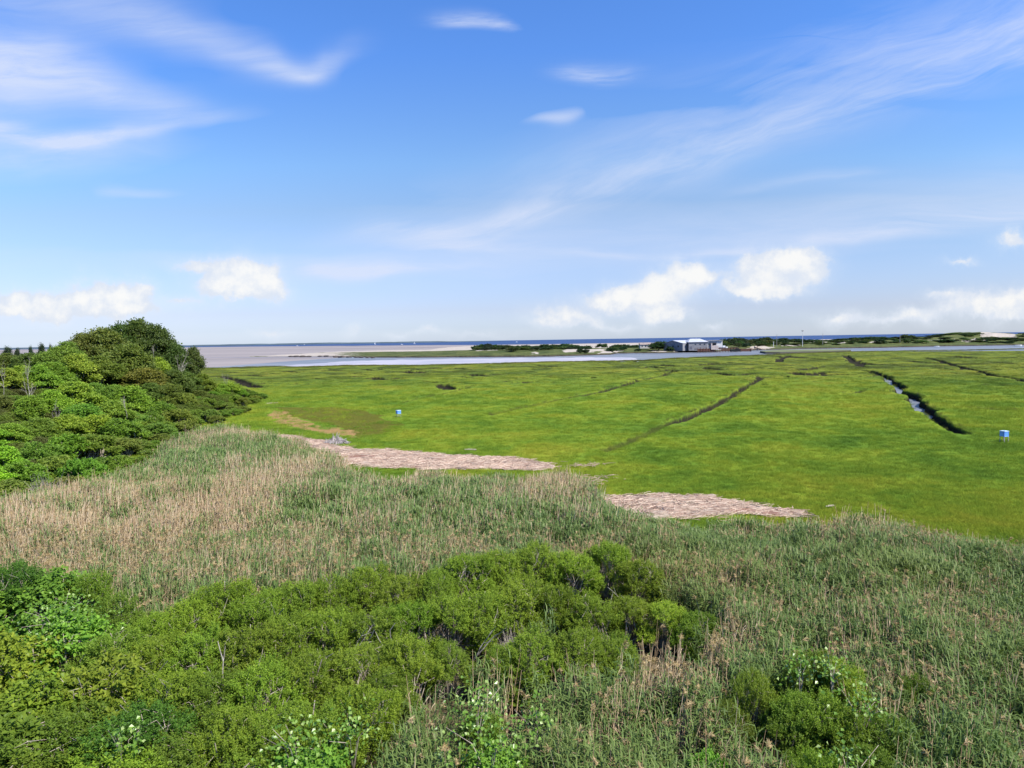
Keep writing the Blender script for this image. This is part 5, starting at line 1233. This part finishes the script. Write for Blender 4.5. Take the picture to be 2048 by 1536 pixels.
    boat(829, 688.0, 12, 'sailing boat with tall mast farthest right of the boats above the spit', 3700, False, True)
    boat(1033, 684.4, 15, 'lone white boat on the open sea left of the dune shrubs', 3400)
    # cottage
    root = link('cottage', None, None, pt(1290, 694.2, 640)); b = MB(); b.box((0, 0, .6), (10.2, 6, 3.6)); link('wall', b.mesh('cottage_wall', simple_mat('weathered white wall', (.42, .40, .38), (.34, .32, .30), .85, .8)), root)
    b = MB(); V = [(-5.5, -3.5, 2.3), (5.5, -3.5, 2.3), (5.5, 0, 4.3), (-5.5, 0, 4.3), (-5.5, 3.5, 2.3), (5.5, 3.5, 2.3)]
    b.add(V, [[0, 1, 2, 3], [3, 2, 5, 4], [0, 4, 5, 1]], None); b.add([V[0], V[3], V[4], V[1], V[2], V[5]], None, [[0, 1, 2], [3, 5, 4]]); link('roof', b.mesh('cottage_roof', simple_mat('worn shingle roof', (.24, .20, .18), (.18, .15, .14), .9, .8)), root)
    for x in (-3.2, 0, 3.2): b = MB(); b.box((x, -3.04, .9), (1, .1, 1.3)); link('window', b.mesh('cottage_window', gl), root)
    tag(root, 'small weathered cottage with brown roof left of the boathouse', 'cottage')
    # poles
    grey = simple_mat('grey pole', (.30, .28, .26), None, .8, 1); whp = simple_mat('pale pole', (.62, .62, .62), None, .6, 1)
    for px, yt, yb, m, w_, kind, lab in [(1553.5, 669, 690, grey, .22, 'plain', 'thin grey pole among the dune trees right of the boathouse'), (1547, 683, 692, whp, .3, 'plain', 'short pale post standing in the dune trees right of the barge'), (1605, 662, 687, whp, .26, 'lamp', 'tall pale pole with a small box on top above the dunes'), (1645.5, 667, 683, grey, .2, 'plain', 'thin dark pole right of the tall pale pole'), (1800, 668.5, 679, grey, .2, 'plain', 'thin grey pole rising behind the dune trees near the high dune')]:
        d = 690; p = at_d(px, yb, d); h = (yb - yt) / F * d; root = link('pole', None, None, p)
        b = MB(); b.tube([(0, 0, -3), (0, 0, h)], [w_, w_ * .7], 7); link('shaft', b.mesh('pole_shaft', m), root)
        b = MB()
        if kind == 'lamp': b.box((0, 0, h + .3), (1.5, 1.2, .8)); b.box((0, 0, h - .2), (2.0, .3, .2))
        else: b.box((0, 0, h - .6), (1.3, .14, .16)); b.tube([(-.5, 0, h - .5), (-.5, 0, h - .2)], .07, 5); b.tube([(.5, 0, h - .5), (.5, 0, h - .2)], .07, 5)
        link('pole_head', b.mesh('pole_head', grey), root); tag(root, lab, 'pole')
    # boulders of the little groyne
    bl = simple_mat('tan boulder', (.36, .29, .23), (.24, .19, .15), .9, .6)
    def rock(px, py, r, lab, d, mt=bl, grp=None, sq=.65):
        b = MB(); n = 7; th = np.linspace(0, math.pi, n); V = []; k = 10
        for t_ in th:
            for j in range(k):
                a = j * 2 * math.pi / k; q = 1 + .22 * rng.normal(); V.append((r * q * math.sin(t_) * math.cos(a), r * q * math.sin(t_) * math.sin(a), r * sq * math.cos(t_)))
        b.add(V, [[i * k + j, i * k + (j + 1) % k, (i + 1) * k + (j + 1) % k, (i + 1) * k + j] for i in range(n - 1) for j in range(k)])
        o = link('boulder', b.mesh('boulder', mt), None, at_d(px, py, d)); tag(o, lab, 'boulder', grp)
    g_ = 'boulders of the tan heap right of the barge'
    for i in range(22):
        f_ = rng.rand(); px = 1494 + 38 * f_; py = 700.2 - rng.rand() * 5 * math.exp(-((px - 1513) / 12) ** 2) - 1
        rock(px, py, 1.0 + rng.rand(), 'tan boulder in the low heap on the shore right of the barge', 596, bl, g_)
    pk = simple_mat('dark peat', (.045, .035, .03), (.08, .065, .055), .9, .4); g2 = 'dark peat lumps along the sandy tip of the spit'
    for px, py, r in [(582, 712.6, 3.2), (592, 712.6, 4), (606, 712.8, 4.5), (618, 712.7, 3.5), (640, 712.2, 3), (652, 712.2, 3.6), (672, 713.4, 4), (684, 713.8, 4.6), (698, 713.8, 3.6), (712, 714, 3), (722, 714.2, 3.4), (690, 710, 3), (660, 710, 2.5), (735, 714.6, 2.5), (745, 714.9, 2.6)]:
        rock(px, py, r * .8, 'dark low lump of peat along the sandy tip of the spit', at(px, py, -.7)[1], pk, g2, .28)

    # shrubs of the dunes
    def far_mesh(n, rr):
        b = MB(); bl_ = []
        for i in range(7):
            a = i * 2.4; q = math.sqrt((i + .4) / 7); bl_.append((.75 * q * math.cos(a), .75 * q * math.sin(a), .95 - .5 * q * q + rr.normal() * .07, .42, .38))
        P, A, N, L, W, v, C = crown_clumps(rr, bl_, n, 14, .2, .2, .15, jitter=1.1); b.leaves(P, A, N, L, W, v)
        t_ = MB(); t_.tube([(0, 0, -.6), (.05, 0, .5), (0, .05, .9)], [.06, .05, .02], 5); t_.tube([(.03, 0, .3), (.4, .1, .8)], [.04, .015], 4); t_.tube([(.03, 0, .3), (-.35, -.2, .75)], [.04, .015], 4)
        return b.mesh('dune_shrub_crown', M_LEAF), t_.mesh('dune_shrub_trunk', M_BARK)
    kinds = [far_mesh(110, np.random.RandomState(40 + i)) for i in range(6)]
    TOP = [(955, 690), (975, 687.4), (1000, 689.2), (1040, 690.5), (1080, 690), (1105, 687.3), (1130, 688), (1165, 690.5), (1205, 687.2), (1225, 689.5), (1260, 688.5), (1275, 690), (1303, 686), (1320, 682), (1331, 685), (1372, 686), (1438, 679), (1450, 676.8), (1460, 678), (1475, 674), (1490, 677), (1510, 677), (1528, 673.8), (1545, 676.5), (1565, 676.5), (1590, 677), (1612, 678.5), (1640, 678.5), (1662, 677.5), (1690, 676.5), (1715, 673.3), (1735, 673.5), (1760, 673), (1790, 673), (1812, 668.3), (1830, 672), (1850, 672), (1875, 671), (1900, 668), (1935, 668), (1962, 670), (1985, 677), (2010, 675), (2035, 671), (2070, 670), (2200, 668)]
    tx, ty = zip(*TOP)
    def shrub(px, py, s, hw, col, lab, grp, k):
        q = dune_point(px, s); d = q[1]; top = at_d(px, py, d)[2]; z0 = q[2]; h = max(1.3, top - z0); r = hw / F * d
        root = link('dune_shrub', None, None, (q[0], d, z0 - .1)); root.scale = (r / 1.0, r / 1.0, h / 1.28); root.rotation_euler = (0, 0, rng.rand() * 6.28)
        a = link('crown', kinds[k % 6][0], root); link('trunk', kinds[k % 6][1], root); a.color = (*(np.array(col) * (1 + rng.normal(size=3) * .1)), 1); tag(root, lab, 'shrub', grp)
    dk = (0.026, 0.050, 0.020); md = (0.042, 0.068, 0.022); lt = (0.065, 0.09, 0.028)
    regions = [(955, 1140, 'on the spit left of the sand gap'), (1150, 1330, 'between the sand gap and the boathouse'), (1441, 1600, 'between the boathouse and the tall pale pole'), (1600, 1880, 'between the tall pale pole and the high dune'), (1880, 2130, 'on the high dune at right')]
    k = 0
    for a, b_, w2 in regions:
        px = a
        while px < b_:
            hw = rng.uniform(9, 15); py = np.interp(px, tx, ty) + rng.uniform(0, 2.2)
            gap = (1175 < px < 1200) or (1210 < px < 1218)
            if not gap:
                hidune = px > 1880 and (1955 < px < 2040)
                s = rng.uniform(42, 58) if hidune else rng.uniform(78, 130)
                if hidune: py = max(py, rng.uniform(676, 679))
                if px > 1880 and not hidune: s = rng.uniform(95, 120)
                shrub(px, py, s, hw, [dk, dk, md][rng.randint(3)], 'low dark green shrub ' + w2, 'back row shrubs ' + w2, k); k += 1
                if px > 1441 and rng.rand() < .75:
                    shrub(px + rng.uniform(-6, 6), min(py + rng.uniform(7, 11), 688.5), rng.uniform(34, 56), hw * rng.uniform(.6, .9), [dk, md, lt][rng.randint(3)], 'little green low-row shrub ' + w2, 'low row shrubs ' + w2, k); k += 1
                if rng.rand() < .8:
                    p2 = py + rng.uniform(4, 9)
                    shrub(px + rng.uniform(-5, 5), min(p2, 688 if px > 1440 else 694), s - rng.uniform(18, 36), hw * rng.uniform(.7, 1.1), [dk, md, lt][rng.randint(3)], 'small green front-row shrub ' + w2, 'front row shrubs ' + w2, k); k += 1
            px += hw * rng.uniform(.75, 1.15)
    for px, py, s, hw, lab in [(1160, 697.5, 20, 8, 'dark bush at the water edge left of the sand gap'), (1172, 698.5, 16, 7, 'dark bush at the water edge beside the sand gap'), (1225, 695, 26, 12, 'broad dark bush right of the sand gap'), (1245, 693.5, 30, 9, 'dark bush between the sand gap and the cottage'), (1277, 697, 16, 7, 'low bush in front of the cottage'), (1318, 684, 30, 21, 'large round dark tree between the cottage and the boathouse'), (1340, 693, 8, 8, 'low bush under the gable of the boathouse'), (1366, 687.5, 8, 8, 'round dark shrub before the boathouse main block'), (1372, 683.5, 8, 3, 'narrow pointed evergreen before the boathouse main block')]:
        shrub(px, py, s, hw, dk, lab, None, k); k += 1

build_sky(); build_ground(); build_water(); build_dunes()
build_bushes(); build_wood(); build_growth(); build_marsh_things(); build_far_things()
